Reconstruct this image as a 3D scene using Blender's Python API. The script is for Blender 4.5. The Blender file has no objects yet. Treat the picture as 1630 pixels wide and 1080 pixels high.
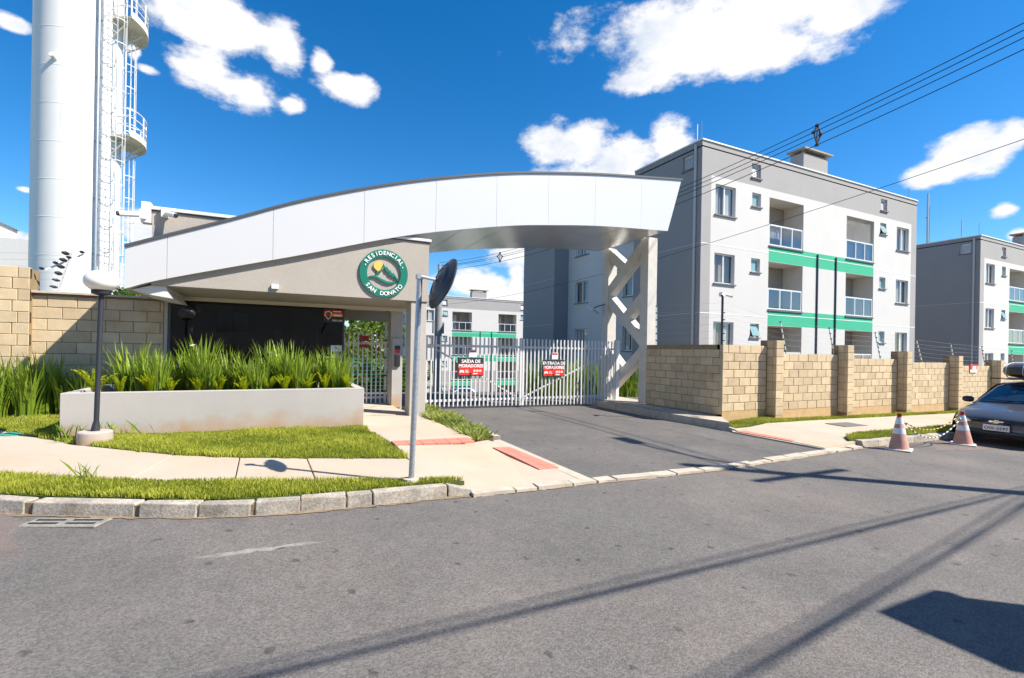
import bpy, bmesh, math, random
import numpy as np
from mathutils import Vector, Matrix
random.seed(7); RNG = np.random.default_rng(11)
SC = bpy.context.scene; COL = SC.collection
rad = math.radians

# ------------------------------------------------------------------ camera, sky, sun, exposure
cd = bpy.data.cameras.new('camera'); cam = bpy.data.objects.new('camera', cd); COL.objects.link(cam)
cam.location = (0, 0, 1.6)
cam.rotation_euler = (Matrix.Rotation(rad(-26.2), 3, 'Z') @ Matrix.Rotation(rad(90), 3, 'X') @ Matrix.Rotation(rad(1.0), 3, 'Z')).to_euler()
cd.sensor_fit = 'HORIZONTAL'; cd.sensor_width = 36; cd.lens = 770 / 1630 * 36
cd.shift_y = 19 / 1630; cd.clip_start = .05; cd.clip_end = 3000
SC.camera = cam
SUN_DIR = Vector((.78 * math.cos(rad(46)), -.626 * math.cos(rad(46)), math.sin(rad(46)))).normalized()   # towards the sun
sd = bpy.data.lights.new('sun', 'SUN'); sd.energy = 4.9; sd.angle = rad(.55); sd.color = (1, .925, .81)
sun = bpy.data.objects.new('sun', sd); COL.objects.link(sun); sun.location = (20, -16, 30)
sun.rotation_euler = SUN_DIR.to_track_quat('Z', 'Y').to_euler()
W = bpy.data.worlds.new('World'); SC.world = W; W.use_nodes = True
SC.view_settings.view_transform = 'Standard'; SC.view_settings.look = 'None'
SC.view_settings.exposure = .93; SC.view_settings.gamma = 1; SC.view_settings.use_curve_mapping = False

def world():
    nt = W.node_tree; N = nt.nodes; Lk = nt.links; N.clear()
    def nd(t, **k):
        n = N.new(t)
        for a, b in k.items(): setattr(n, a, b)
        return n
    def mth(op, a, b=None, c=None, clamp=False):
        n = nd('ShaderNodeMath', operation=op); n.use_clamp = clamp
        for i, v in enumerate((a, b, c)):
            if v is None: continue
            if isinstance(v, (int, float)): n.inputs[i].default_value = v
            else: Lk.new(v, n.inputs[i])
        return n.outputs[0]
    out = nd('ShaderNodeOutputWorld')
    sky = nd('ShaderNodeTexSky', sky_type='NISHITA', sun_disc=False)
    sky.sun_elevation = rad(46); sky.sun_rotation = math.atan2(SUN_DIR.x, SUN_DIR.y)
    sky.air_density = 1.0; sky.dust_density = .25; sky.ozone_density = 3.5; sky.altitude = 900
    hs = nd('ShaderNodeHueSaturation'); hs.inputs['Saturation'].default_value = 1.36; hs.inputs['Value'].default_value = 1.0
    Lk.new(sky.outputs[0], hs.inputs['Color'])
    bg = nd('ShaderNodeBackground'); bg.inputs[1].default_value = .1; Lk.new(hs.outputs[0], bg.inputs[0])
    tc = nd('ShaderNodeTexCoord'); sep = nd('ShaderNodeSeparateXYZ'); Lk.new(tc.outputs['Generated'], sep.inputs[0])
    x, y, z = sep.outputs
    az = mth('MULTIPLY', mth('ARCTAN2', x, y), 180 / math.pi)
    el = mth('MULTIPLY', mth('ARCSINE', z), 180 / math.pi)
    clouds = [(-7.5,29.8,4.4,1.9),(-4.0,29.4,5.3,2.2),(-6.4,25.7,2.9,1.8),(-3.1,24.9,3.7,1.6),(0.0,29.4,2.3,2.3),(1.2,24.5,1.5,.9),
        (6.7,27.1,3.0,1.3),(4.4,28.8,1.2,1.2),(51.0,32.3,15.5,3.1),(45,30.2,7.5,2.1),(41.5,28.6,4.6,1.1),(54.5,29.2,6.8,1.8),(48,31,9,2.4),
        (60.0,30.4,5.1,1.9),(30.4,23.2,2.8,2.0),(34.0,23.0,3.6,2.1),(39.0,21.9,4.0,1.8),(43.6,22.5,2.5,2.1),(36.5,19.0,9.0,2.3),
        (70.0,17.0,2.8,1.8),(67.2,16.1,1.9,1.0),(72.0,17.6,1.4,1.2),(71.6,12.2,1.0,.7),(72.4,10.1,1.0,.6),(22.1,7.6,4.1,1.9),
        (26.0,11.0,2.6,1.3),(26.6,7.7,1.2,3.3),(25.0,6.2,3.0,1.5),(-11.7,10.8,1.3,1.5),(-20.0,24.5,1.2,.5),(-19.1,12.5,.7,.3),
        (-20.2,8.8,1.2,.6),(-18.3,8.5,1.1,.7),(-11.2,24.3,.9,.4),(-12.2,25.3,.5,.6),
        (-45,26,9,4),(-62,18,12,4),(95,24,12,4),(118,14,10,3),(150,30,14,5),(-100,22,14,4),(-140,34,16,6),(175,12,14,3)]
    best = None
    for (a, e, ra, re) in clouds:
        da = mth('DIVIDE', mth('SUBTRACT', az, a), ra * 1.28); de = mth('DIVIDE', mth('SUBTRACT', el, e), re * 1.28)
        q = mth('SQRT', mth('ADD', mth('MULTIPLY', da, da), mth('MULTIPLY', de, de)))
        v = mth('SUBTRACT', 1.0, q)
        best = v if best is None else mth('SMOOTH_MAX', best, v, .25)
    mp = nd('ShaderNodeMapping'); mp.inputs['Scale'].default_value = (1, 1, 1.7); Lk.new(tc.outputs['Generated'], mp.inputs[0])
    n1 = nd('ShaderNodeTexNoise'); n1.inputs['Scale'].default_value = 10; n1.inputs['Detail'].default_value = 9; n1.inputs['Roughness'].default_value = .62
    Lk.new(mp.outputs[0], n1.inputs['Vector'])
    n2 = nd('ShaderNodeTexNoise'); n2.inputs['Scale'].default_value = 7; n2.inputs['Detail'].default_value = 6; n2.inputs['Roughness'].default_value = .6
    Lk.new(mp.outputs[0], n2.inputs['Vector'])
    dens = mth('ADD', best, mth('MULTIPLY', mth('SUBTRACT', n1.outputs[0], .5), 2.1))
    mr = nd('ShaderNodeMapRange'); mr.interpolation_type = 'SMOOTHSTEP'; mr.inputs['From Min'].default_value = .04; mr.inputs['From Max'].default_value = .55
    Lk.new(dens, mr.inputs['Value'])
    above = nd('ShaderNodeMapRange'); above.inputs['From Min'].default_value = .0; above.inputs['From Max'].default_value = 2.5
    Lk.new(el, above.inputs['Value'])
    fac = mth('MULTIPLY', mr.outputs[0], above.outputs[0])
    cr = nd('ShaderNodeMix', data_type='RGBA'); cr.inputs['A'].default_value = (.38, .42, .49, 1); cr.inputs['B'].default_value = (.555, .555, .56, 1)
    sh = nd('ShaderNodeMapRange'); sh.inputs['From Min'].default_value = .33; sh.inputs['From Max'].default_value = .5; Lk.new(n2.outputs[0], sh.inputs['Value'])
    Lk.new(sh.outputs[0], cr.inputs['Factor'])
    bc = nd('ShaderNodeBackground'); bc.inputs[1].default_value = 1.0; Lk.new(cr.outputs['Result'], bc.inputs[0])
    mx = nd('ShaderNodeMixShader'); Lk.new(fac, mx.inputs[0]); Lk.new(bg.outputs[0], mx.inputs[1]); Lk.new(bc.outputs[0], mx.inputs[2])
    Lk.new(mx.outputs[0], out.inputs[0])
world()

# ------------------------------------------------------------------ helpers
CT, ST = math.cos(rad(26.2)), math.sin(rad(26.2))
def sm(a, b, t):
    t = min(1, max(0, (t - a) / (b - a))); return t * t * (3 - 2 * t)
def g(x, y):                                  # the street falls gently to the right
    l = x * CT - y * ST
    return -.0187 * max(-45, min(60, l))
def G(x, y): return g(x, y) - 3.1 * sm(15, 42, y)   # the estate behind the gate lies lower
ORG = {}
def org(o): return ORG.get(o.name, Vector((0, 0, 0))) if o else Vector((0, 0, 0))
def thing(name, label, cat, loc=(0, 0, 0), group=None):
    o = bpy.data.objects.new(name, None); COL.objects.link(o); o.location = loc; o.empty_display_size = .2
    o['label'] = label; o['category'] = cat
    if group: o['group'] = group
    ORG[o.name] = Vector(loc); return o
def tag(o, label=None, cat=None, group=None, kind=None):
    if label: o['label'] = label
    if cat: o['category'] = cat
    if group: o['group'] = group
    if kind: o['kind'] = kind
    return o
def link(name, me, parent=None, loc=None, rot=None):
    o = bpy.data.objects.new(name, me); COL.objects.link(o)
    if parent: o.parent = parent
    if loc is not None: o.location = Vector(loc)
    if rot is not None: o.rotation_euler = rot
    return o
class MB:
    def __init__(s): s.v = []; s.f = []; s.m = []
    def add(s, vs, fs, mi=0):
        b = len(s.v); s.v += [tuple(p) for p in vs]
        for f in fs: s.f.append(tuple(b + i for i in f)); s.m.append(mi)
        return s
    def box(s, x0, x1, y0, y1, z0, z1, mi=0):
        return s.add([(x0,y0,z0),(x1,y0,z0),(x1,y1,z0),(x0,y1,z0),(x0,y0,z1),(x1,y0,z1),(x1,y1,z1),(x0,y1,z1)],
                     [(0,3,2,1),(4,5,6,7),(0,1,5,4),(1,2,6,5),(2,3,7,6),(3,0,4,7)], mi)
    def obox(s, c, size, M=None, mi=0):
        hx, hy, hz = (k / 2 for k in size); c = Vector(c)
        vs = [Vector((a * hx, b * hy, d * hz)) for d in (-1, 1) for a, b in ((-1,-1),(1,-1),(1,1),(-1,1))]
        if M is not None: vs = [M @ v for v in vs]
        return s.add([v + c for v in vs], [(0,3,2,1),(4,5,6,7),(0,1,5,4),(1,2,6,5),(2,3,7,6),(3,0,4,7)], mi)
    def bar(s, a, b, w, h, mi=0, up=(0,0,1)):           # a beam of section w x h from a to b
        a = Vector(a); b = Vector(b); d = (b - a); L = d.length; d.normalize(); u = Vector(up)
        r = d.cross(u)
        if r.length < 1e-4: r = d.cross(Vector((1,0,0)))
        r.normalize(); u = r.cross(d)
        M = Matrix((r, d, u)).transposed()
        return s.obox((a + b) / 2, (w, L, h), M, mi)
    def prism(s, poly, fn, a, b, mi=0):                  # poly of 2-D points; fn(u, v, w) -> xyz; extruded from a to b
        n = len(poly); vs = [fn(u, v, a) for u, v in poly] + [fn(u, v, b) for u, v in poly]
        fs = [tuple(range(n - 1, -1, -1)), tuple(range(n, 2 * n))] + [(i, (i + 1) % n, n + (i + 1) % n, n + i) for i in range(n)]
        return s.add(vs, fs, mi)
    def tube(s, pts, r, n=8, mi=0, cap=True):
        pts = [Vector(p) for p in pts]; rings = []; R = r if isinstance(r, (list, tuple)) else [r] * len(pts)
        ref = None
        for i, p in enumerate(pts):
            d = (pts[min(i + 1, len(pts) - 1)] - pts[max(i - 1, 0)]).normalized()
            if ref is None: ref = d.orthogonal().normalized()
            else:
                ref = ref - d * ref.dot(d)
                ref = ref.normalized() if ref.length > 1e-5 else d.orthogonal().normalized()
            w = d.cross(ref); rings.append([p + (ref * math.cos(2*math.pi*k/n) + w * math.sin(2*math.pi*k/n)) * R[i] for k in range(n)])
        vs = [v for q in rings for v in q]; fs = []
        for i in range(len(pts) - 1):
            for k in range(n): fs.append((i*n+k, i*n+(k+1)%n, (i+1)*n+(k+1)%n, (i+1)*n+k))
        if cap: fs += [tuple(range(n - 1, -1, -1)), tuple(range((len(pts)-1)*n, len(pts)*n))]
        return s.add(vs, fs, mi)
    def lathe(s, prof, c=(0,0,0), n=24, mi=0, M=None):   # prof (r, z)
        vs = []
        for r, z in prof:
            for k in range(n):
                p = Vector((r * math.cos(2*math.pi*k/n), r * math.sin(2*math.pi*k/n), z))
                if M is not None: p = M @ p
                vs.append(p + Vector(c))
        fs = [(i*n+k, i*n+(k+1)%n, (i+1)*n+(k+1)%n, (i+1)*n+k) for i in range(len(prof)-1) for k in range(n)]
        fs += [tuple(range(n-1,-1,-1)), tuple(range((len(prof)-1)*n, len(prof)*n))]
        return s.add(vs, fs, mi)
    def mesh(s, name, mats, off=(0,0,0), smooth=False):
        me = bpy.data.meshes.new(name); off = Vector(off)
        me.from_pydata([tuple(Vector(p) - off) for p in s.v], [], s.f)
        for m in (mats if isinstance(mats, (list, tuple)) else [mats]): me.materials.append(M[m] if isinstance(m, str) else m)
        me.polygons.foreach_set('material_index', s.m)
        if smooth:
            me.polygons.foreach_set('use_smooth', [True] * len(me.polygons))
            try: me.set_sharp_from_angle(angle=rad(35))
            except Exception: pass
        me.update(); return me
    def build(s, name, mats, parent=None, smooth=False, loc=None):
        if parent is None and loc is None:
            a = np.array(s.v); loc = Vector(((a[:,0].min()+a[:,0].max())/2, (a[:,1].min()+a[:,1].max())/2, a[:,2].min()))
        off = org(parent) if parent else Vector(loc)
        o = link(name, s.mesh(name, mats, off, smooth), parent, None if parent else off)
        ORG[o.name] = off.copy(); return o
def structure(mb, name, mats, smooth=False):
    return tag(mb.build(name, mats, None, smooth, (0,0,0)), kind='structure')
def bevel(o, w=.01, seg=2):
    b = o.modifiers.new('bevel', 'BEVEL'); b.width = w; b.segments = seg; b.limit_method = 'ANGLE'; b.angle_limit = rad(40); return o
def copy_tree(o, parent=None):
    c = o.copy(); COL.objects.link(c); c.parent = parent; ORG[c.name] = org(o)
    for ch in o.children: copy_tree(ch, c)
    return c
def text_mesh(s, size, ext=.004, mat=None, bold=0.0):
    cu = bpy.data.curves.new('t', 'FONT'); cu.body = s; cu.size = size; cu.extrude = ext; cu.align_x = 'CENTER'; cu.align_y = 'CENTER'; cu.offset = bold
    cu.resolution_u = 3
    o = bpy.data.objects.new('t', cu); COL.objects.link(o); dg = bpy.context.evaluated_depsgraph_get(); dg.update()
    me = bpy.data.meshes.new_from_object(o.evaluated_get(dg)); bpy.data.objects.remove(o); bpy.data.curves.remove(cu)
    me.name = 'lettering'; me.materials.clear(); me.materials.append(M[mat]); return me
def spline(pts, n):                                      # Catmull-Rom through 2-D points, sampled by x
    P = [tuple(2*pts[0][k]-pts[1][k] for k in (0,1))] + list(pts) + [tuple(2*pts[-1][k]-pts[-2][k] for k in (0,1))]; out = []
    for i in range(1, len(P) - 2):
        for j in range(n):
            t = j / n; a = []
            for k in (0, 1):
                p0, p1, p2, p3 = (P[i+q][k] for q in (-1,0,1,2))
                a.append(.5*((2*p1)+(-p0+p2)*t+(2*p0-5*p1+4*p2-p3)*t*t+(-p0+3*p1-3*p2+p3)*t**3))
            out.append(tuple(a))
    out.append(tuple(pts[-1])); return out
def interp(c, x):
    return float(np.interp(x, [p[0] for p in c], [p[1] for p in c]))

# ------------------------------------------------------------------ materials
M = {}
def mat(name, col, rough=.7, metal=0., var=.12, vs=3., fine=.0, fs=90., bump=0., bs=120., spec=.5, rnd=0., alpha=None, coat=0., tint=None, tv=(.45,.7), ts=1.2):
    m = bpy.data.materials.new(name); m.use_nodes = True; nt = m.node_tree; N = nt.nodes; Lk = nt.links
    b = N['Principled BSDF']; b.inputs['Roughness'].default_value = rough; b.inputs['Metallic'].default_value = metal
    b.inputs['Specular IOR Level'].default_value = spec; b.inputs['Coat Weight'].default_value = coat; b.inputs['Coat Roughness'].default_value = .05
    geo = N.new('ShaderNodeNewGeometry'); cur = None
    rgb = N.new('ShaderNodeRGB'); rgb.outputs[0].default_value = (*col, 1); cur = rgb.outputs[0]
    def scale(cur, val):
        mx = N.new('ShaderNodeVectorMath'); mx.operation = 'SCALE'; Lk.new(cur, mx.inputs[0]); Lk.new(val, mx.inputs['Scale']); return mx.outputs[0]
    def noise(sc, det, rg=.6):
        n = N.new('ShaderNodeTexNoise'); n.inputs['Scale'].default_value = sc; n.inputs['Detail'].default_value = det; n.inputs['Roughness'].default_value = rg
        Lk.new(geo.outputs['Position'], n.inputs['Vector']); return n.outputs[0]
    def rng(v, a, b, c, d):
        r = N.new('ShaderNodeMapRange'); r.inputs['From Min'].default_value = a; r.inputs['From Max'].default_value = b
        r.inputs['To Min'].default_value = c; r.inputs['To Max'].default_value = d; Lk.new(v, r.inputs['Value']); return r.outputs[0]
    if tint:
        mx = N.new('ShaderNodeMix'); mx.data_type = 'RGBA'; Lk.new(cur, mx.inputs['A']); mx.inputs['B'].default_value = (*tint, 1)
        Lk.new(rng(noise(ts, 6, .65), tv[0], tv[1], 0, 1), mx.inputs['Factor']); cur = mx.outputs['Result']
    if var: cur = scale(cur, rng(noise(vs, 5), .25, .75, 1 - var, 1 + var))
    if fine: cur = scale(cur, rng(noise(fs, 3, .7), .25, .75, 1 - fine, 1 + fine))
    if rnd:
        oi = N.new('ShaderNodeObjectInfo'); cur = scale(cur, rng(oi.outputs['Random'], 0, 1, 1 - rnd, 1 + rnd))
    Lk.new(cur, b.inputs['Base Color'])
    if bump:
        bp = N.new('ShaderNodeBump'); bp.inputs['Strength'].default_value = min(1, bump); bp.inputs['Distance'].default_value = .01 if bump < .9 else .02
        Lk.new(noise(bs, 4, .65), bp.inputs['Height']); Lk.new(bp.outputs[0], b.inputs['Normal'])
    if alpha is not None: b.inputs['Alpha'].default_value = alpha
    M[name] = m; return m
def asphalt(name, c, warm, patch=.4):
    m = bpy.data.materials.new(name); m.use_nodes = True; nt = m.node_tree; N = nt.nodes; Lk = nt.links; b = N['Principled BSDF']
    b.inputs['Roughness'].default_value = .88; b.inputs['Specular IOR Level'].default_value = .35; geo = N.new('ShaderNodeNewGeometry')
    def noise(sc, det, rg=.65):
        n = N.new('ShaderNodeTexNoise'); n.inputs['Scale'].default_value = sc; n.inputs['Detail'].default_value = det; n.inputs['Roughness'].default_value = rg; Lk.new(geo.outputs['Position'], n.inputs['Vector']); return n.outputs[0]
    def rng(v, a, b_, c_, d): 
        r = N.new('ShaderNodeMapRange'); r.inputs['From Min'].default_value = a; r.inputs['From Max'].default_value = b_; r.inputs['To Min'].default_value = c_; r.inputs['To Max'].default_value = d; Lk.new(v, r.inputs['Value']); return r.outputs[0]
    def vor(sc, out, dim='3D'):
        n = N.new('ShaderNodeTexVoronoi'); n.voronoi_dimensions = dim; n.inputs['Scale'].default_value = sc; Lk.new(geo.outputs['Position'], n.inputs['Vector']); return n.outputs[out], n.outputs['Color']
    def mul(*vs):
        cur = vs[0]
        for v in vs[1:]:
            n = N.new('ShaderNodeMath'); n.operation = 'MULTIPLY'; Lk.new(cur, n.inputs[0]); Lk.new(v, n.inputs[1]); cur = n.outputs[0]
        return cur
    mx = N.new('ShaderNodeMix'); mx.data_type = 'RGBA'; mx.inputs['A'].default_value = (*c, 1); mx.inputs['B'].default_value = (*warm, 1); Lk.new(rng(noise(patch, 5), .42, .66, 0, 1), mx.inputs['Factor'])
    d1, col = vor(105, 'Distance'); sx = N.new('ShaderNodeSeparateColor'); Lk.new(col, sx.inputs[0])
    d2, col2 = vor(2.4, 'Distance', '2D'); s2 = N.new('ShaderNodeSeparateColor'); Lk.new(col2, s2.inputs[0])
    ds = N.new('ShaderNodeMath'); ds.operation = 'ADD'; Lk.new(d2, ds.inputs[0]); Lk.new(rng(noise(22, 4), .3, .7, -.05, .05), ds.inputs[1])
    bl = N.new('ShaderNodeMath'); bl.operation = 'MAXIMUM'; Lk.new(rng(ds.outputs[0], .045, .075, .55, 1), bl.inputs[0]); Lk.new(rng(s2.outputs[0], .42, .43, .55, 1), bl.inputs[1])
    stone = rng(sx.outputs[0], .0, 1, .68, 1.3)
    f = mul(stone, rng(noise(7, 8, .8), .3, .7, .88, 1.12), rng(noise(1.1, 5), .3, .7, .9, 1.1), bl.outputs[0])
    sc = N.new('ShaderNodeVectorMath'); sc.operation = 'SCALE'; Lk.new(mx.outputs['Result'], sc.inputs[0]); Lk.new(f, sc.inputs['Scale']); Lk.new(sc.outputs[0], b.inputs['Base Color'])
    bp = N.new('ShaderNodeBump'); bp.inputs['Strength'].default_value = .45; bp.inputs['Distance'].default_value = .006; Lk.new(d1, bp.inputs['Height']); bp.invert = True; Lk.new(bp.outputs[0], b.inputs['Normal'])
    M[name] = m
asphalt('asphalt', (.126,.119,.114), (.16,.143,.131))
asphalt('asphalt_drive', (.112,.107,.104), (.14,.128,.12), .7)
mat('asphalt_old', (.165,.135,.122), .9, var=.2, vs=2, fine=.5, fs=120, bump=.8, bs=120)
mat('concrete_walk', (.445,.385,.31), .85, var=.08, vs=1.2, fine=.07, fs=70, bump=.15, bs=90, tint=(.46,.335,.225), tv=(.45,.75), ts=.5)
mat('concrete_edge', (.45,.4,.33), .9, var=.2, vs=4, fine=.15, fs=60, bump=.4, bs=60, tint=(.33,.24,.15), tv=(.55,.75), ts=3)
mat('kerb', (.34,.31,.265), .92, var=.4, vs=4, fine=.4, fs=38, bump=.6, bs=60, rnd=.1, tint=(.4,.28,.16), tv=(.55,.8), ts=5)
mat('mortar', (.25,.19,.12), .95, var=.25, vs=9, bump=.5, bs=80)
mat('tactile', (.6,.2,.145), .8, var=.1, vs=6, fine=.1, rnd=.06)
mat('soil', (.10,.062,.035), .95, var=.35, vs=12, bump=.8, bs=50)
mat('earth', (.075,.095,.03), .95, var=.35, vs=6, bump=.6, bs=60, tint=(.16,.11,.06), tv=(.55,.75), ts=3)
mat('stucco', (.41,.372,.325), .9, var=.05, vs=1.5, fine=.16, fs=85, bump=.8, bs=75)
mat('stucco_smooth', (.43,.4,.36), .88, var=.06, vs=2, fine=.05, bump=.3, bs=90)
mat('planter_wall', (.42,.4,.38), .88, var=.05, vs=2, fine=.1, fs=90, bump=.5, bs=85)
mat('soffit', (.36,.33,.285), .8, var=.05)
mat('cream_trim', (.62,.57,.44), .6, var=.04)
mat('panel_white', (.63,.63,.63), .3, metal=.1, var=.015, vs=.6, spec=.55)
mat('panel_grey', (.68,.68,.68), .25, metal=.4, var=.05, vs=1.1)
mat('dark_trim', (.07,.075,.08), .5, var=.1)
mat('white_paint', (.66,.66,.65), .45, var=.03)
mat('white_concrete', (.56,.535,.49), .8, var=.09, vs=4, fine=.05, bump=.2)
mat('tower_white', (.76,.755,.735), .42, var=.025, vs=1.2)
mat('tower_cream', (.66,.62,.5), .5, var=.05)
mat('galv', (.46,.5,.54), .42, metal=.75, var=.25, vs=30, fine=.15, fs=120)
mat('steel_dark', (.028,.032,.042), .5, metal=.1, var=.1)
mat('black_plastic', (.018,.02,.024), .45, var=.1)
mat('rubber_mirror', (.035,.04,.05), .42, var=.06)
mat('white_plastic', (.82,.81,.78), .3, var=.02)
mat('tank_globe', (.86,.83,.77), .22, var=.02, spec=.5)
mat('block', (.53,.42,.27), .92, var=.12, vs=5, fine=.16, fs=90, bump=.45, bs=90, rnd=.13, tint=(.46,.32,.17), tv=(.55,.8), ts=2.2)
mat('block_mortar', (.27,.195,.105), .95, var=.18, vs=6, bump=.5, bs=60)
mat('plinth', (.5,.34,.17), .95, var=.16, vs=4, fine=.1, bump=.5, bs=60)
mat('bld_white', (.575,.565,.55), .9, var=.035, vs=.8, fine=.03, bump=.2, bs=80)
mat('bld_grey', (.34,.33,.325), .9, var=.05, vs=.8, fine=.04, bump=.2, bs=80)
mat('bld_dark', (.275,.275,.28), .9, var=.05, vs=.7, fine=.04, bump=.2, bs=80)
mat('bld_green', (.035,.4,.235), .85, var=.05, vs=1, fine=.04, bump=.2, bs=80)
mat('bld_joint', (.8,.8,.8), .9, var=.03)
mat('bld_pale', (.5,.5,.5), .9, var=.04)
mat('roof_cap', (.75,.75,.74), .5, var=.05)
mat('chim_cap', (.35,.3,.24), .9, var=.2)
mat('alu', (.72,.73,.74), .35, metal=.25, var=.03)
mat('granite', (.16,.155,.15), .6, var=.2, vs=30)
mat('glass_win', (.03,.045,.065), .03, var=.1, spec=.8, alpha=.5)
mat('glass_teal', (.22,.36,.36), .12, var=.06, spec=.6)
mat('glass_dark', (.004,.005,.007), .02, var=0, spec=.6)
mat('glass_rail', (.05,.075,.11), .05, var=.1, spec=.8, alpha=.5)
mat('curtain', (.66,.64,.6), .9, var=.06, vs=10)
mat('curtain_beige', (.35,.29,.2), .9, var=.06, vs=6)
mat('shutter', (.78,.79,.82), .5, var=.03)
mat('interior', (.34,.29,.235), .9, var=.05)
mat('interior_white', (.6,.56,.5), .9, var=.04)
mat('net', (.6,.6,.6), .8, var=.05)
mat('wire_black', (.02,.02,.022), .6, var=0)
mat('wire_steel', (.5,.52,.55), .4, metal=.6, var=0)
mat('pole_concrete', (.36,.35,.33), .9, var=.15, vs=5)
mat('logo_green', (.005,.17,.115), .4, var=.03)
mat('logo_yellow', (.8,.5,.1), .4, var=.05)
mat('red', (.78,.035,.02), .45, var=.03)
mat('orange', (.85,.2,.03), .45, var=.03)
mat('dark_red', (.3,.01,.015), .45, var=.03)
mat('charcoal', (.03,.034,.042), .45, var=.05)
mat('white_print', (.85,.85,.85), .5, var=0)
mat('yellow', (.75,.52,.03), .5, var=.05)
mat('paper', (.74,.78,.8), .5, var=.03)
mat('cone', (.52,.27,.215), .7, var=.12, vs=9, fine=.08)
mat('cone_base', (.74,.68,.62), .75, var=.15, vs=12)
mat('reflective', (.72,.76,.8), .4, var=.08, vs=14)
mat('car_paint', (.085,.09,.105), .32, metal=.35, var=.03, coat=.7)
mat('car_blue', (.02,.09,.3), .3, metal=.3, var=.03, coat=.7)
mat('car_yellow', (.75,.5,.01), .3, var=.03, coat=.7)
mat('car_white', (.75,.75,.75), .3, var=.03, coat=.7)
mat('car_glass', (.015,.03,.05), .03, var=0, spec=.9)
mat('chrome', (.75,.75,.76), .15, metal=.95, var=0)
mat('lamp_glass', (.6,.62,.64), .08, metal=.4, var=.1, vs=40)
mat('tail_red', (.4,.01,.01), .2, var=0)
mat('tyre', (.02,.02,.021), .85, var=.15)
mat('vinyl', (.028,.03,.034), .38, var=.12, vs=6, bump=.25, bs=25)
mat('plate', (.68,.68,.66), .45, var=.04)
mat('grass_base', (.06,.085,.014), .95, var=.3, vs=9, bump=.5, bs=60)
mat('bark', (.12,.085,.055), .95, var=.2, vs=14, bump=.5)
mat('house', (.5,.44,.36), .9, var=.06)
mat('roof_tile', (.28,.1,.05), .85, var=.2, vs=6)
mat('scrape', (.26,.245,.23), .9, var=.3, vs=12, fine=.3)
mat('gutter_dirt', (.22,.165,.105), .95, var=.4, vs=9, fine=.25, fs=60, bump=.5)
mat('manhole', (.14,.135,.13), .75, var=.15, vs=14, fine=.1)
mat('stain', (.43,.31,.18), .95, var=.15, vs=5, bump=.5, bs=85)
mat('teal', (.03,.3,.24), .6, var=.1)
def leafmat(name, c1, c2, rough=.5, trans=.35):
    m = bpy.data.materials.new(name); m.use_nodes = True; nt = m.node_tree; N = nt.nodes; Lk = nt.links
    b = N['Principled BSDF']; b.inputs['Roughness'].default_value = rough; b.inputs['Specular IOR Level'].default_value = .35
    at = N.new('ShaderNodeAttribute'); at.attribute_name = 'shade'
    geo = N.new('ShaderNodeNewGeometry'); n = N.new('ShaderNodeTexNoise'); n.inputs['Scale'].default_value = 5; n.inputs['Detail'].default_value = 3; Lk.new(geo.outputs['Position'], n.inputs['Vector'])
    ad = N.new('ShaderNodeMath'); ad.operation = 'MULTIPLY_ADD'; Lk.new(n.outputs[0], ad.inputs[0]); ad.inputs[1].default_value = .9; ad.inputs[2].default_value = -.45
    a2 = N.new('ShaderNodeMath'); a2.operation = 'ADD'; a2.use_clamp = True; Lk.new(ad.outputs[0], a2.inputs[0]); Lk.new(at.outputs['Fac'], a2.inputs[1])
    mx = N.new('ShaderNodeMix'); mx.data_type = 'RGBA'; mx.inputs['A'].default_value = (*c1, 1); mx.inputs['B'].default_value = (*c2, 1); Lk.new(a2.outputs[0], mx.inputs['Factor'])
    Lk.new(mx.outputs['Result'], b.inputs['Base Color'])
    tr = N.new('ShaderNodeBsdfTranslucent'); Lk.new(mx.outputs['Result'], tr.inputs['Color'])
    ms = N.new('ShaderNodeMixShader'); ms.inputs[0].default_value = trans; Lk.new(b.outputs[0], ms.inputs[1]); Lk.new(tr.outputs[0], ms.inputs[2])
    Lk.new(ms.outputs[0], N['Material Output'].inputs[0]); M[name] = m
leafmat('grass', (.15,.2,.012), (.5,.52,.07))
leafmat('blade', (.07,.155,.01), (.36,.47,.05))
leafmat('fern', (.27,.37,.01), (.66,.7,.03))
leafmat('tree_leaf', (.03,.075,.008), (.22,.3,.03))
leafmat('ground_cover', (.12,.2,.02), (.48,.5,.14))
leafmat('petal', (.75,.75,.72), (.85,.85,.8))
def leafmesh(name, tris, shades, m):                     # tris: (n,k,3) array of polygons with k corners
    t = np.asarray(tris, dtype=np.float64); n, k, _ = t.shape
    me = bpy.data.meshes.new(name); me.from_pydata(t.reshape(-1, 3).tolist(), [], np.arange(n * k).reshape(n, k).tolist())
    a = me.attributes.new('shade', 'FLOAT', 'FACE'); a.data.foreach_set('value', np.asarray(shades, dtype=np.float32))
    me.materials.append(M[m]); me.update(); return me

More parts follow.
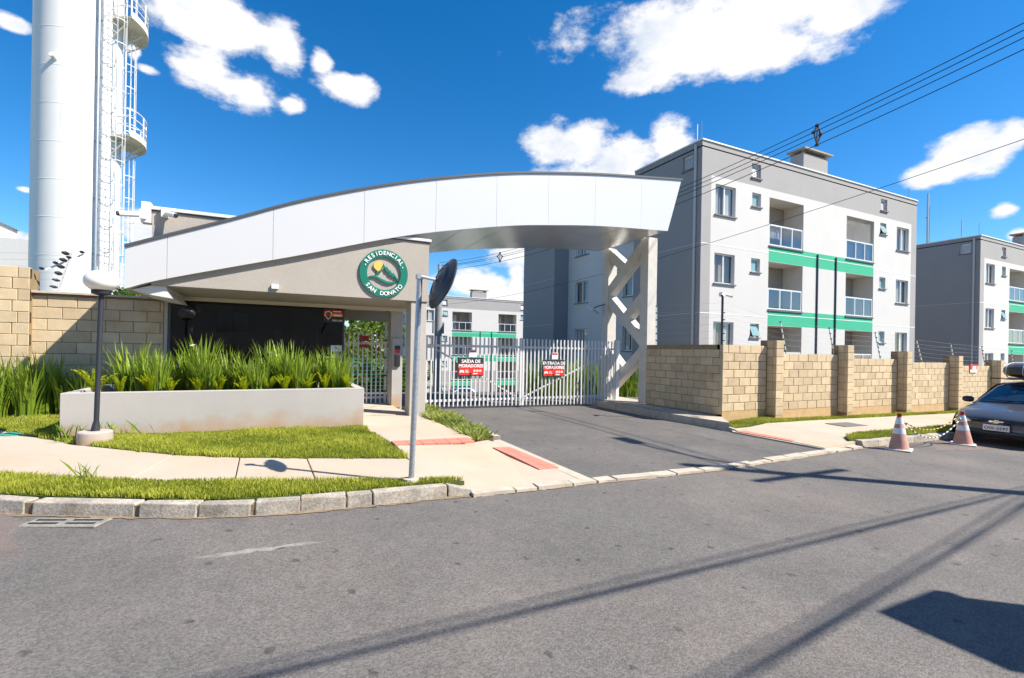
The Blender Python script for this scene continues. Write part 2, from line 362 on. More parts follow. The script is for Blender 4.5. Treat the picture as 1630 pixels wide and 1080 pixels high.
def splash(name, tint, z0, z1):                          # earth splashed up the foot of a wall
    m = M[name]; nt = m.node_tree; N = nt.nodes; Lk = nt.links; b = N['Principled BSDF']; src = b.inputs['Base Color'].links[0].from_socket
    geo = N.new('ShaderNodeNewGeometry'); sp = N.new('ShaderNodeSeparateXYZ'); Lk.new(geo.outputs['Position'], sp.inputs[0])
    no = N.new('ShaderNodeTexNoise'); no.inputs['Scale'].default_value = 3.5; no.inputs['Detail'].default_value = 6; Lk.new(geo.outputs['Position'], no.inputs['Vector'])
    ad = N.new('ShaderNodeMath'); ad.operation = 'MULTIPLY_ADD'; Lk.new(no.outputs[0], ad.inputs[0]); ad.inputs[1].default_value = -.55; Lk.new(sp.outputs[2], ad.inputs[2])
    mr = N.new('ShaderNodeMapRange'); mr.inputs['From Min'].default_value = z0-.275; mr.inputs['From Max'].default_value = z1-.275; mr.inputs['To Min'].default_value = .85; mr.inputs['To Max'].default_value = 0; Lk.new(ad.outputs[0], mr.inputs['Value'])
    mx = N.new('ShaderNodeMix'); mx.data_type = 'RGBA'; Lk.new(src, mx.inputs['A']); mx.inputs['B'].default_value = (*tint, 1); Lk.new(mr.outputs[0], mx.inputs['Factor']); Lk.new(mx.outputs['Result'], b.inputs['Base Color'])
splash('planter_wall', (.4,.25,.13), .2, .5)

def clear_glass(name, tint, base):
    m = bpy.data.materials.new(name); m.use_nodes = True; nt = m.node_tree; N = nt.nodes; Lk = nt.links
    tr = N.new('ShaderNodeBsdfTransparent'); tr.inputs[0].default_value = (*tint, 1); gl = N.new('ShaderNodeBsdfGlossy'); gl.inputs['Roughness'].default_value = .015
    fr = N.new('ShaderNodeFresnel'); fr.inputs[0].default_value = 1.52; ad = N.new('ShaderNodeMath'); ad.operation = 'MULTIPLY_ADD'; ad.use_clamp = True
    Lk.new(fr.outputs[0], ad.inputs[0]); ad.inputs[1].default_value = 1.6; ad.inputs[2].default_value = base
    ge = N.new('ShaderNodeNewGeometry'); nb = N.new('ShaderNodeMath'); nb.operation = 'SUBTRACT'; nb.inputs[0].default_value = 1; Lk.new(ge.outputs['Backfacing'], nb.inputs[1])
    mu = N.new('ShaderNodeMath'); mu.operation = 'MULTIPLY'; Lk.new(ad.outputs[0], mu.inputs[0]); Lk.new(nb.outputs[0], mu.inputs[1])
    ms = N.new('ShaderNodeMixShader'); Lk.new(mu.outputs[0], ms.inputs[0]); Lk.new(tr.outputs[0], ms.inputs[1]); Lk.new(gl.outputs[0], ms.inputs[2]); Lk.new(ms.outputs[0], N['Material Output'].inputs[0]); M[name] = m
clear_glass('glass_win', (.95,.965,.975), .015); clear_glass('glass_rail', (.72,.8,.88), .06)
# ------------------------------------------------------------------ ground, road, pavements
def sheet(xs, ys, zf):
    mb = MB(); vs = [(x, y, zf(x, y)) for y in ys for x in xs]; n = len(xs)
    mb.add(vs, [(j*n+i, j*n+i+1, (j+1)*n+i+1, (j+1)*n+i) for j in range(len(ys)-1) for i in range(n-1)]); return mb
def slab(mb, poly, zf, th=.12, mi=0):
    n = len(poly); vs = [(x, y, zf(x, y)) for x, y in poly] + [(x, y, zf(x, y) - th) for x, y in poly]
    mb.add(vs, [tuple(range(n)), tuple(range(2*n-1, n-1, -1))] + [(i, n+i, n+(i+1)%n, (i+1)%n) for i in range(n)], mi); return mb
far = [-900,-500,-250,-120,-60,-30]
gx = far + list(range(-20, 81, 5)) + [100,140,220,400,900]
gy = [-900,-400,-200,-90,-40,-20,-8] + [14,18,22,26,30,34,38,42,50,60,80,120,200,400,900]
structure(sheet(gx, gy, lambda x, y: G(x, y) - .10), 'ground', 'earth')
structure(sheet(list(range(-40, 84, 4)), [-1.0, 2, 5, 8, 11, 14.0], g), 'road', 'asphalt')
structure(sheet([-5.5,-2,2,6,10,14,20,30,45,60], [11.9,13,14,16,18,20,22,24,26,28,30,32,34,36,38,40,42,46,52,60,66], lambda x, y: G(x, y) + .005), 'estate_yard', 'asphalt_drive')
structure(slab(MB(), [(3.62,5.05),(6,5.02),(8.7,5.22),(8.95,5.3),(8.86,7.2),(8.8,9),(8.72,12.6),(3.6,12.6),(3.6,7.7)], lambda x, y: g(x, y) + .012, .05), 'driveway', 'asphalt_drive')
# old reddish asphalt patches in the gutters
def blob(cx, cy, rx, ry, n=26, j=.25):
    return [(cx + rx*math.cos(a)*(1+random.uniform(-j, j)), cy + ry*math.sin(a)*(1+random.uniform(-j, j))) for a in [2*math.pi*k/n for k in range(n)]]
structure(slab(MB(), blob(15.6,4.75,4.2,.5,40,.12), lambda x, y: g(x, y) + .004, .03), 'worn_gutter_patch', 'asphalt_old')
structure(slab(MB(), blob(-2.9,5.0,1.25,.95,40,.16), lambda x, y: g(x, y) + .004, .03), 'worn_corner_patch', 'asphalt_old')
structure(slab(MB(), blob(-.05,4.18,.34,.03,46,.6), lambda x, y: g(x, y) + .005, .02), 'scraped_mark', 'scrape')
# pavement on the gatehouse side
hw = lambda x, y: g(x, y) + .125
def ha(x, y): return g(x, y) + .03 + .095*sm(4.95, 6.5, y)*(1 - .8*sm(2.3, 3.5, x))
F = [(-14,16.4),(-6.5,10),(-3.4,7.5),(-2.5,6.75),(-1.78,6.34),(-1.34,6.18),(-.35,5.78),(.43,5.54),(1.37,5.34),(1.7,5.26)]
Bk = [(-8,14.0),(-5,11.4),(-3.73,10.06),(-3.02,9.21),(-2.22,8.33),(-1.12,7.43),(-.37,7.05),(.4,6.78),(1.61,6.38)]
pv = structure(slab(MB(), [(-14,16.0),(-6.5,9.7),(-2.5,6.4),(-.35,5.5),(1.7,5.0),(3.4,5.1),(3.4,7.6),(2.8,12.4),(-4,12.2),(-9,14.5)], lambda x, y: g(x, y) + .028, .03), 'pavement', 'concrete_edge')
def walk(poly, zf, m='concrete_walk', name='slab', parent=pv): return bevel(slab(MB(), poly, zf, .09).build(name, m, parent), .006, 1)
ga = .006
walk(F[:6] + [Bk[5]] + Bk[4::-1], hw)
for i0, i1, b0, b1 in ((5,6,5,6),(6,7,6,7)):
    walk([(F[i0][0]+ga,F[i0][1]),(F[i1][0]-ga,F[i1][1]),(Bk[b1][0]-ga,Bk[b1][1]),(Bk[b0][0]+ga,Bk[b0][1])], hw)
walk([(F[7][0]+ga,F[7][1]),F[8],(F[9][0]-ga,F[9][1]),(1.6,6.38),(Bk[7][0]+ga,Bk[7][1])], hw)
walk([(1.72,5.25),(1.95,4.96),(2.7,4.96),(3.44,4.96),(3.44,7.55),(2.96,7.24),(1.66,7.24),(1.62,6.38)], ha)
walk([(1.64,7.62),(3.0,7.57),(2.95,9.0),(2.84,10.42),(1.5,10.5),(1.5,8.5)], hw)
walk([(1.5,10.52),(2.84,10.44),(2.66,11.2),(2.66,12.7),(1.5,12.7)], lambda x, y: g(x, y) + .14, 'concrete_edge', 'porch_slab')
def tiles(p0, p1, width, n, rows, zf, parent):
    p0 = Vector(p0); p1 = Vector(p1); d = (p1-p0)/n; nrm = Vector((-d.y, d.x)).normalized()*width/rows
    for i in range(n):
        for r in range(rows):
            a = p0 + d*i + nrm*r; q = [a + d*.02 + nrm*.02, a + d*.98 + nrm*.02, a + d*.98 + nrm*.98, a + d*.02 + nrm*.98]
            slab(MB(), [tuple(k) for k in q], lambda x, y: zf(x, y) + .006, .03).build('tactile_tile', 'tactile', parent)
tiles((1.66,7.27), (2.93,7.25), .34, 6, 2, lambda x, y: g(x, y) + .12, pv)
tiles((3.5,5.6), (3.43,6.98), .32, 7, 2, ha, pv)
# flush edging of the driveway and the broken concrete threshold
ed = structure(slab(MB(), [(3.45,5.0),(3.61,5.0),(3.6,7.75),(3.45,7.7)], lambda x, y: g(x, y) + .03, .06), 'driveway_edging', 'concrete_edge')
xs = [1.95]; 
while xs[-1] < 9.9: xs.append(xs[-1] + random.uniform(.28, .75))
yt = lambda x: interp([(1.9,4.93),(3.5,4.95),(5.86,4.93),(8.56,5.2),(10.3,5.33)], x)
for a, b in zip(xs[:-1], xs[1:]):
    w = .15 + random.uniform(-.02, .03)
    p = [(a+.012, yt(a)-.07), ((a+b)/2, yt((a+b)/2)-.07+random.uniform(-.015,.015)), (b-.012, yt(b)-.07+random.uniform(-.02,.02)), (b-.015, yt(b)+w-.07), (a+.02, yt(a)+w-.07+random.uniform(-.02,.02))]
    dz = random.uniform(-.008, .012)
    slab(MB(), p, lambda x, y: g(x, y) + .032 + dz, .06).build('threshold_stone', 'concrete_edge', ed)
# kerb on the left
kb = structure(slab(MB(), [(-14,15.6),(-6,8.7),(-3.6,6.85),(-2.6,6.16),(-1.98,5.745),(-1.11,5.35),(-.61,5.15),(-.12,5.025),(.68,4.975),(1.7,4.985),(1.7,5.1),(.68,5.1),(-.12,5.15),(-.61,5.28),(-1.98,5.87),(-3.6,6.95),(-14,15.75)], lambda x, y: g(x, y) + .1, .14), 'kerb', 'mortar')
def stone(p, q, wd=.15, h=.125, h2=None, parent=kb, m='kerb'):
    p = Vector(p); q = Vector(q); d = (q-p).normalized(); p = p - d*.012; q = q + d*.012; n = Vector((-d.y, d.x)); h2 = h if h2 is None else h2
    mb = MB(); pts = [p, q, q + n*wd, p + n*wd]; hs = [h, h2, h2, h]; n4 = 4; j = .012
    ba = [(a.x, a.y, g(a.x, a.y) - .06) for a in pts]; ins = [n*.02, n*.02, -n*.0, -n*.0]
    tp = [(a.x + i.x, a.y + i.y, g(a.x, a.y) + k + random.uniform(-j, j)) for a, i, k in zip(pts, ins, hs)]
    mb.add(ba + tp, [(3,2,1,0),(4,5,6,7),(0,1,5,4),(1,2,6,5),(2,3,7,6),(3,0,4,7)])
    return bevel(mb.build('kerb_stone', m, parent), .011, 2)
for p, q in (((-4.2,7.35),(-3.3,6.62)),((-3.25,6.58),(-2.5,6.04)),((-2.45,6.0),(-1.98,5.72)),((-1.89,5.67),(-1.11,5.33)),((-1.05,5.29),(-.62,5.13)),((-.58,5.12),(-.19,5.01)),((-.12,5.0),(.23,4.97)),((.26,4.985),(.64,4.95)),((.68,4.95),(.89,4.94)),((.93,4.935),(1.68,4.95))): stone(p, q)
stone((1.72,4.955), (2.05,4.94), h2=.035)
# earth washed along the foot of the kerbs
def dirt(path, w0, w1):
    P = []
    for (a, b) in zip(path[:-1], path[1:]):
        n = max(2, int(math.dist(a, b)/.07))
        P += [(a[0]+(b[0]-a[0])*i/n, a[1]+(b[1]-a[1])*i/n) for i in range(n)]
    front = [(x, y-random.uniform(w0, w1)) for x, y in P]
    mb = MB(); n = len(P); mb.add([(x, y+.03, g(x, y)+.006) for x, y in P] + [(x, y, g(x, y)+.006) for x, y in front], [(i, n+i, n+i+1, i+1) for i in range(n-1)]); return mb
structure(dirt([(-2.5,6.04),(-1.98,5.72),(-1.11,5.33),(-.61,5.13),(-.12,5.0),(.68,4.95),(1.7,4.95),(2.1,4.93)], .012, .07), 'kerb_dirt', 'gutter_dirt')
structure(dirt([(2.0,4.88),(3.5,4.89),(5.86,4.87),(8.56,5.14),(10.2,5.27),(16,5.31)], .005, .05), 'threshold_dirt', 'gutter_dirt')
# storm drain grate in the gutter
mat('manhole_c', (.24,.225,.2), .9, var=.3, vs=9, fine=.3, fs=50, bump=.4)
dr = thing('storm_drain', 'concrete storm drain grate in the gutter below the corner kerb', 'drain', (-1.5,5.35,g(-1.5,5.35)))
mb = MB(); 
Md = Matrix.Rotation(rad(-23), 3, 'Z')
mb.obox((-1.56,5.34,g(-1.5,5.35)+.006), (.62,.2,.02), Md); bevel(mb.build('cover_slab', 'manhole_c', dr), .006, 1)
for i in (-1, 1):
    for j in (-.05, .05):
        c = Vector((-1.56,5.34,g(-1.5,5.35)+.0215)) + Md @ Vector((i*.15, j*.8, -.003))
        MB().obox(c, (.23,.026,.006), Md).build('slot', 'black_plastic', dr)
# right-hand pavement
rp = structure(slab(MB(), [(8.95,5.28),(10.2,5.42),(40,5.42),(70,5.42),(70,8.2),(9.8,8.2),(9.2,7.5),(8.86,7.22)], lambda x, y: g(x, y) + .04, .08), 'right_pavement', 'concrete_edge')
hr = lambda x, y: g(x, y) + .05 + .07*sm(9.2, 11, x)
for a, b in ((8.98,10.4),(10.41,12.2),(12.21,14.4),(14.41,17),(17.01,20),(20.01,24),(24.01,30),(30.01,40),(40.01,60)):
    lo = 5.3 if a < 9 else (5.8 if a < 10.5 else 6.02)
    q = [(a, lo + (.05 if a < 9 else 0)), (b, 5.45 if a < 9 else 6.0), (b, 7.62 if a > 9.1 else 7.58), (max(a, 9.05), 7.3 if a < 9 else 7.62)]
    slab(MB(), q, hr, .09).build('slab', 'concrete_walk', rp)
tiles((9.3,6.0), (9.2,7.2), .3, 6, 2, lambda x, y: hr(x, y) , rp)
kr = structure(slab(MB(), [(10.15,5.36),(60,5.36),(60,5.44),(10.15,5.44)], lambda x, y: g(x, y) + .1, .12), 'right_kerb', 'mortar')
x = 10.12
while x < 30:
    L = random.uniform(.75, 1.0) if x > 11 else .55
    stone((x, 5.31), (x+L-.03, 5.31), parent=kr); x += L
# raised concrete kerb island between driveway and block wall
isl = structure(slab(MB(), [(9.05,7.45),(9.75,8.25),(9.9,10.95),(10.45,10.95),(10.45,13.4),(8.9,13.4),(8.84,9)], lambda x, y: g(x, y) + .19, .3), 'kerb_island', 'concrete_edge')
ys = [7.25,8.25,9.2,10.15,11.1,12.1,13.3]
for a, b in zip(ys[:-1], ys[1:]):
    xa, xb = (9.0-.02*(a-7.2), 9.0-.02*(b-7.2))
    stone((xb, b-.01), (xa, a+.01), .16, .2, .06 if a < 7.3 else .2, isl, 'kerb')
# covers
def cover(name, lab, pts, m, zf, h=.012):
    tag(slab(MB(), pts, lambda x, y: zf(x, y) + h, .04).build(name, m), lab, 'manhole cover')
cover('manhole_cover', 'square grey utility cover set in the pavement by the block wall', [(11.9,6.62),(12.75,6.6),(12.8,7.1),(11.95,7.12)], 'manhole', hr)
cover('manhole_cover', 'dark grey rectangular inspection cover beside the planter end', [(-4.0,11.05),(-3.36,10.85),(-3.55,11.9),(-4.15,12.0)], 'manhole', lambda x, y: g(x, y) + .14)
cover('manhole_cover', 'small round teal cover at the lawn edge', [(-3.36+.17*math.cos(a*.3927), 9.51+.17*math.sin(a*.3927)) for a in range(16)], 'teal', hw)
# ------------------------------------------------------------------ concrete block walls
BM = {}
def block_mesh(L, h, d):
    k = (round(L, 2), round(h, 2), round(d, 2))
    if k not in BM:
        L, h, d = k; c = .007; mb = MB()
        mb.add([(0,c,0),(L,c,0),(L,c,h),(0,c,h),(0,d,0),(L,d,0),(L,d,h),(0,d,h),(c,0,c),(L-c,0,c),(L-c,0,h-c),(c,0,h-c)],
               [(8,9,10,11),(0,1,9,8),(1,2,10,9),(2,3,11,10),(3,0,8,11),(0,4,5,1),(3,2,6,7),(0,3,7,4),(1,5,6,2)])
        BM[k] = mb.mesh('block', 'block')
    return BM[k]
def course_blocks(O, U, L, z0, z1, ch=.2, bl=.4, jt=.012, off=0, first=None):
    n = Vector((-U[1], U[0])); ang = math.atan2(U[1], U[0]); out = []; z = z0; k = off
    while z + ch <= z1 + .03:
        u = -(bl/2 if k % 2 else 0)
        while u < L - .01:
            a, b = max(0, u), min(L, u + bl)
            if b - a > .05: out.append((O[0]+U[0]*a, O[1]+U[1]*a, z, b - a - jt, ch - jt, ang))
            u += bl
        z += ch; k += 1
    return out
def lay(wall, blocks, depth=.09, cap=300):
    blocks.sort(key=lambda b: b[0]**2 + b[1]**2)
    o0 = org(wall)
    for b in blocks[:cap]:
        o = link('block', block_mesh(b[3], b[4], depth), wall, Vector((b[0], b[1], b[2])) - o0, (0, 0, b[5]))
        jd = random.uniform(-.003, .003); o.location.x += -math.sin(b[5])*jd; o.location.y += math.cos(b[5])*jd
    if len(blocks) > cap:
        mb = MB()
        for b in blocks[cap:]:
            me = block_mesh(b[3], b[4], depth); ca, sa = math.cos(b[5]), math.sin(b[5])
            mb.add([(b[0]+v.co.x*ca-v.co.y*sa, b[1]+v.co.x*sa+v.co.y*ca, b[2]+v.co.z) for v in me.vertices], [tuple(p.vertices) for p in me.polygons])
        tag(mb.build('far_blocks', 'block', wall), kind='stuff')
bw = thing('block_wall', 'long beige concrete block wall with pilasters running along the pavement', 'wall', (9.75,8.25,g(9.75,8.25)))
core = MB(); pl = MB(); blocks = []
tops = [1.85,1.66,1.56,1.46,1.36,1.25,1.13,1.0,.9,.8]; px = [11.35,14.4,17.5,20.75,23.9,27.0,30.1,33.2,36.3]; pt = [1.99,1.93,1.8,1.7,1.57,1.46,1.34,1.2,1.1]
# side leg along the driveway (faces the drive, -X)
zb = g(9.75,9.5) + .22
core.box(9.763, 9.93, 8.262, 10.93, -.3, 1.845)
blocks += course_blocks((9.75,10.95), (0,-1), 2.7, zb, 1.86, .2, .4)
x0 = 9.75
for i, xp in enumerate(px):
    zt = tops[i]; gb = g((x0+xp)/2, 8.2); z0 = gb + .33; nc = int(round((zt - z0)/.2)); ch = (zt - z0)/nc
    core.box(x0+.013, xp+.1, 8.263, 8.43, -1.3, zt-.006)
    pl.box(x0+.002, xp, 8.246, 8.262, gb-.3, z0-.006)
    blocks += course_blocks((x0, 8.25), (1,0), xp - x0, z0, zt, ch, .4, off=i)
    gb2 = g(xp+.15, 8.0); z2 = gb2 + .22; n2 = int(round((pt[i]-z2)/.2)); c2 = (pt[i]-z2)/n2
    core.box(xp+.008, xp+.292, 8.0, 8.44, gb2-.3, pt[i]-.004); pl.box(xp-.004, xp+.304, 7.98, 8.0, gb2-.2, z2-.006)
    for k in range(n2):
        blocks.append((xp, 7.985, z2+k*c2, .3-.01, c2-.012, 0)); blocks.append((xp-.001, 8.245, z2+k*c2, .162, c2-.012, -math.pi/2))
    x0 = xp + .3
core.build('mortar_core', 'block_mortar', bw); pl.build('plinth', 'plinth', bw); lay(bw, blocks)
lw = thing('block_wall', 'beige block wall with coping and tall end pilaster left of the gatehouse glass', 'wall', (-3.2,12.1,g(-3.2,12.1)))
core = MB(); core.box(-4.2, -2.06, 12.112, 12.28, .05, 2.52); core.box(-4.52, -4.07, 11.98, 12.4, .05, 2.97); core.bar((-4.3,12.2,1.3), (-14,18.2,1.3), .17, 2.5)
core.build('mortar_core', 'block_mortar', lw)
bl = course_blocks((-4.08,12.1), (1,0), 2.04, .3, 2.53, .22, .44) 
for k in range(13):
    z = .3 + k*.2075
    a = .225 if k % 2 else .3
    bl += [(-4.53, 11.967, z, a-.01, .196, 0), (-4.53+a, 11.967, z, .465-a-.01, .196, 0)]
    bl += [(-4.533, 12.41, z, .43, .196, -math.pi/2)]
lay(lw, bl)
bevel(MB().box(-4.1, -2.04, 12.03, 12.34, 2.53, 2.575).build('coping', 'concrete_edge', lw), .006, 1)
# ------------------------------------------------------------------ electric fence
def fence_post(base, top, n, lab, grp, two=False):
    t = thing('electric_fence_post', lab, 'fence post', base, grp); b = Vector(base); tp = Vector(top); d = (tp-b).normalized()
    MB().bar(b, tp, .028, .02).build('post', 'alu', t)
    for i in range(n):
        p = b + (tp-b)*(.12 + .86*i/(n-1)); s = Vector((-.035,-.03,0))
        mb = MB(); mb.tube([p, p+s*.5, p+s*1.3], [.012,.026,.016], 6); mb.build('insulator', 'black_plastic', t)
    return t
posts = [((12.2,8.3,1.62),(11.92,8.3,2.5)),((14.4,8.34,1.54),(14.1,8.34,2.42)),((16.66,8.3,1.52),(16.33,8.3,2.36)),((19.1,8.3,1.42),(18.7,8.3,2.2)),((21.27,8.3,1.32),(20.95,8.3,2.12)),((23.53,8.3,1.3),(23.25,8.3,2.06)),((25.96,8.3,1.2),(25.7,8.3,1.95)),((28.5,8.3,1.1),(28.2,8.3,1.9))]
for b, t in posts: fence_post(b, t, 6, 'slanted metal electric fence post with black insulators on the pavement block wall', 'electric fence posts on the long block wall')
fence_post((10.0,10.8,1.84), (9.98,10.8,3.0), 6, 'upright electric fence post with round insulators beside the lattice column', None)
fw = thing('electric_fence_wire', 'thin steel electric fence strands above the long block wall', 'fence wire', (10,8.3,1.9))
for i in range(6):
    k = .12 + .86*i/5
    pts = [(10.0,10.8,1.84+1.16*k), (9.95,8.36,1.9+1.0*k)] + [tuple(Vector(b)+(Vector(t)-Vector(b))*k+Vector((-.045,-.04,0))) for b, t in posts]
    MB().tube(pts, .0022, 4, cap=False).build('strand', 'wire_steel', fw)
cp = thing('camera_post', 'dark post with white security cameras on the block wall corner', 'camera post', (9.88,8.4,1.84))
MB().tube([(9.88,8.4,1.84),(9.88,8.4,3.03)], .028, 10).build('post', 'steel_dark', cp)
for s in (-1, 1):
    mb = MB(); mb.tube([(9.88+s*.05,8.36,3.08),(9.88+s*.16,8.28,3.03)], .03, 10); c = mb.build('camera', 'white_plastic', cp, True)
    MB().tube([(9.88+s*.158,8.281,3.031),(9.88+s*.18,8.265,3.022)], .024, 10).build('lens', 'black_plastic', c)
MB().box(9.82,9.94,8.34,8.46,3.03,3.13).build('junction_box', 'white_plastic', cp)
for i in range(5): MB().tube([(9.9,8.4,1.95+i*.17),(9.95,8.38,1.95+i*.17)], .015, 6).build('insulator', 'black_plastic', cp)
# left wall double post
lp = thing('electric_fence_post', 'forked electric fence post with big black insulators left of the water tower', 'fence post', (-3.72,12.2,2.57))
MB().bar((-3.75,12.2,2.57), (-3.55,12.2,3.36), .022, .03).build('post', 'alu', lp)
MB().bar((-3.92,12.15,2.98), (-3.3,12.3,3.42), .02, .03).build('cross_arm', 'alu', lp)
for k in range(6):
    p = Vector((-3.74,12.16,2.66)) + Vector((.2,0,.8))*(k/5.6)*.92; r = .03 + .012*(k > 1)
    MB().tube([p, p+Vector((-.04,-.03,.01)), p+Vector((-.09,-.06,.02))], [r*.6,r,r*.5], 8).build('insulator', 'black_plastic', lp)
for k in range(4):
    p = Vector((-3.92,12.12,3.0)) + Vector((.62,.15,.44))*(k/3.4)
    MB().tube([p, p+Vector((-.03,-.03,0)), p+Vector((-.06,-.05,.01))], [.015,.032,.014], 8).build('insulator', 'black_plastic', lp)
fw2 = thing('electric_fence_wire', 'thin steel electric fence strands above the left block wall', 'fence wire', (-3.5,12.2,2.6))
for k in range(6):
    z = 2.68 + k*.13
    MB().tube([(-8,14.6,z),(-3.78+.036*k,12.14,z),(-2.0,12.2,z-.03)], .002, 4, cap=False).build('strand', 'wire_steel', fw2)
# ------------------------------------------------------------------ gatehouse
gh = thing('gatehouse', 'grey stucco gatehouse with dark glass front and deep porch roof', 'gatehouse', (.5,12.1,g(.5,12.1)))
mb = MB(); mb.box(-1.92, 2.99, 10.24, 13.6, 2.635, 3.905); mb.box(-1.92, 1.5, 13.6, 15.6, 2.635, 3.905); mb.build('roof_mass', 'stucco', gh)
MB().box(-1.91, 2.98, 10.25, 13.59, 2.625, 2.634).build('soffit', 'soffit', gh)
mb = MB(); mb.box(-1.96, 3.03, 10.2, 13.64, 3.925, 3.985); bevel(mb.build('parapet_cap', 'white_paint', gh), .006, 1)
MB().box(-1.945, 3.015, 10.215, 13.62, 3.906, 3.924).build('drip_edge', 'dark_trim', gh)
mb = MB(); mb.box(-2.04, 1.5, 12.16, 15.5, .0, 1.16); mb.box(-2.04, -1.98, 12.1, 12.16, 0, 2.645); mb.build('wall', 'stucco_smooth', gh)
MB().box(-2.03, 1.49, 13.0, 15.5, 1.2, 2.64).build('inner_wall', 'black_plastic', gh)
win = MB(); win.box(-1.975, -1.93, 12.105, 12.17, 1.2, 2.53); win.box(1.46, 1.5, 12.105, 12.17, 1.2, 2.53); win.box(-1.93, 1.46, 12.14, 12.17, 1.2, 1.204); win = win.build('window_frame', 'dark_trim', gh)
for a, b in ((-1.928,-.8),(-.796,.33),(.334,1.458)): MB().box(a, b, 12.13, 12.138, 1.205, 2.528).build('pane', 'glass_dark', win)
MB().box(1.452, 1.498, 12.175, 13.0, 1.2, 2.53).build('side_glass', 'glass_dark', gh)
bevel(MB().box(-2.02, 1.78, 11.86, 12.25, 1.165, 1.2).build('window_sill', 'white_paint', gh), .004, 1)
bevel(MB().box(-1.98, 3.0, 12.02, 12.1, 2.535, 2.62).build('lintel_trim', 'cream_trim', gh), .004, 1)
bevel(MB().box(2.62, 2.97, 10.27, 10.66, g(2.9,10.6), 2.623).build('pillar', 'stucco_smooth', gh), .008, 1)
bevel(MB().box(2.6, 2.9, 12.12, 12.45, g(2.8,12.2), 2.623).build('pillar', 'stucco_smooth', gh), .008, 1)
mb = MB(); mb.box(1.6, 2.9, 13.35, 13.55, 2.35, 2.623); mb.build('back_beam', 'soffit', gh)
mb = MB()
for a in ((1.7,2.6,12.6,12.64),(1.7,2.6,13.1,13.14),(1.66,1.7,12.6,13.14),(2.6,2.64,12.6,13.14)): mb.box(*a, 2.59, 2.623)
mb.build('ceiling_frame', 'white_paint', gh)
MB().box(-.06,.06,10.19,10.238,2.70,2.78).build('wall_lamp', 'white_plastic', gh)
ic = thing('intercom_panel', 'white intercom panel with black call unit on the porch pillar', 'intercom', (2.72,12.1,.15))
MB().box(2.63,2.87,12.06,12.118,.15,1.86).build('panel', 'planter_wall', ic)
bevel(MB().box(2.69,2.82,12.0,12.058,1.16,1.46).build('call_unit', 'black_plastic', ic), .02, 3)
MB().box(2.69,2.82,12.052,12.058,1.5,1.58).build('sticker', 'red', ic); MB().box(2.69,2.82,12.052,12.058,1.581,1.68).build('sticker', 'charcoal', ic)
# stickers on the glass
def front_text(parent, s, x, y, z, size, m, ext=.002, bold=0, rotz=0):
    return link('lettering', text_mesh(s, size, ext, m, bold), parent, Vector((x, y, z)) - org(parent), (rad(90), 0, rotz))
st = thing('alarm_sticker', 'red and black security sticker with shield and phone number on the glass', 'sticker', (1.25,12.12,2.2))
MB().box(1.04,1.46,12.122,12.126,2.2,2.335).build('sheet', 'charcoal', st); MB().box(1.04,1.46,12.122,12.126,2.336,2.42).build('sheet', 'orange', st); MB().box(1.04,1.46,12.122,12.126,2.421,2.5).build('sheet', 'dark_red', st)
sh = [(0,.11),(.045,.085),(.075,.09),(.07,0),(.04,-.06),(0,-.1),(-.04,-.06),(-.07,0),(-.075,.09),(-.045,.085)]
f = lambda u, v, w: (1.135+u, w, 2.36+v)
MB().prism(sh, f, 12.1165, 12.1205).build('shield', 'white_print', st); MB().prism([(a*.76, b*.76) for a, b in sh], f, 12.113, 12.116).build('shield', 'charcoal', st)
MB().box(1.1,1.17,12.110,12.1125,2.36,2.4).build('shield_bar', 'red', st)
front_text(st, '3399-1220', 1.335, 12.118, 2.245, .052, 'white_print', bold=.0015)
MB().box(1.25,1.44,12.118,12.1205,2.35,2.385).build('print_line', 'white_print', st); MB().box(1.24,1.42,12.118,12.1205,2.445,2.468).build('print_line', 'white_print', st)
pn = thing('notice', 'white printed notice with dark text box on the gatehouse glass', 'notice', (1.35,12.12,1.25))
MB().box(1.2,1.45,12.122,12.126,1.22,1.66).build('sheet', 'paper', pn); MB().box(1.22,1.43,12.118,12.1205,1.43,1.51).build('text_box', 'charcoal', pn)
for i in range(3): MB().box(1.27,1.42-.02*i,12.1145,12.117,1.447+i*.02,1.456+i*.02).build('print_line', 'white_print', pn)
MB().box(1.305,1.33,12.118,12.1205,1.58,1.63).build('emblem', 'charcoal', pn); MB().box(1.32,1.345,12.118,12.1205,1.575,1.595).build('emblem', 'charcoal', pn)
for i in range(4): MB().box(1.25,1.42,12.118,12.1205,1.28+i*.03,1.286+i*.03).build('print_line', 'manhole', pn)
# round logo sign
lg = thing('logo_sign', 'round green mountain logo sign with white lettering on the gatehouse wall', 'sign', (2.03,10.24,2.68))
LC = (2.03, 3.165)
fl = lambda u, v, w: (LC[0]+u, w, LC[1]+v)
def ring(r0, r1, n=72):
    mb = MB(); vs = []
    for y in (10.2, 10.235):
        for r in (r0, r1): vs += [fl(r*math.cos(2*math.pi*k/n), r*math.sin(2*math.pi*k/n), y) for k in range(n)]
    fs = []
    for k in range(n):
        j = (k+1) % n; fs += [(k,j,n+j,n+k),(2*n+k,3*n+k,3*n+j,2*n+j),(k,2*n+k,2*n+j,j),(n+k,n+j,3*n+j,3*n+k)]
    return mb.add(vs, fs)
ring(.345,.495).build('ring', 'logo_green', lg)
sunp = [(-.115+.1*math.cos(a), .135+.1*math.sin(a)) for a in [rad(-60+15*k) for k in range(0, 18)]] + [(-.13,.03)]
MB().prism(sunp, fl, 10.205, 10.235).build('sun_disc', 'logo_yellow', lg)
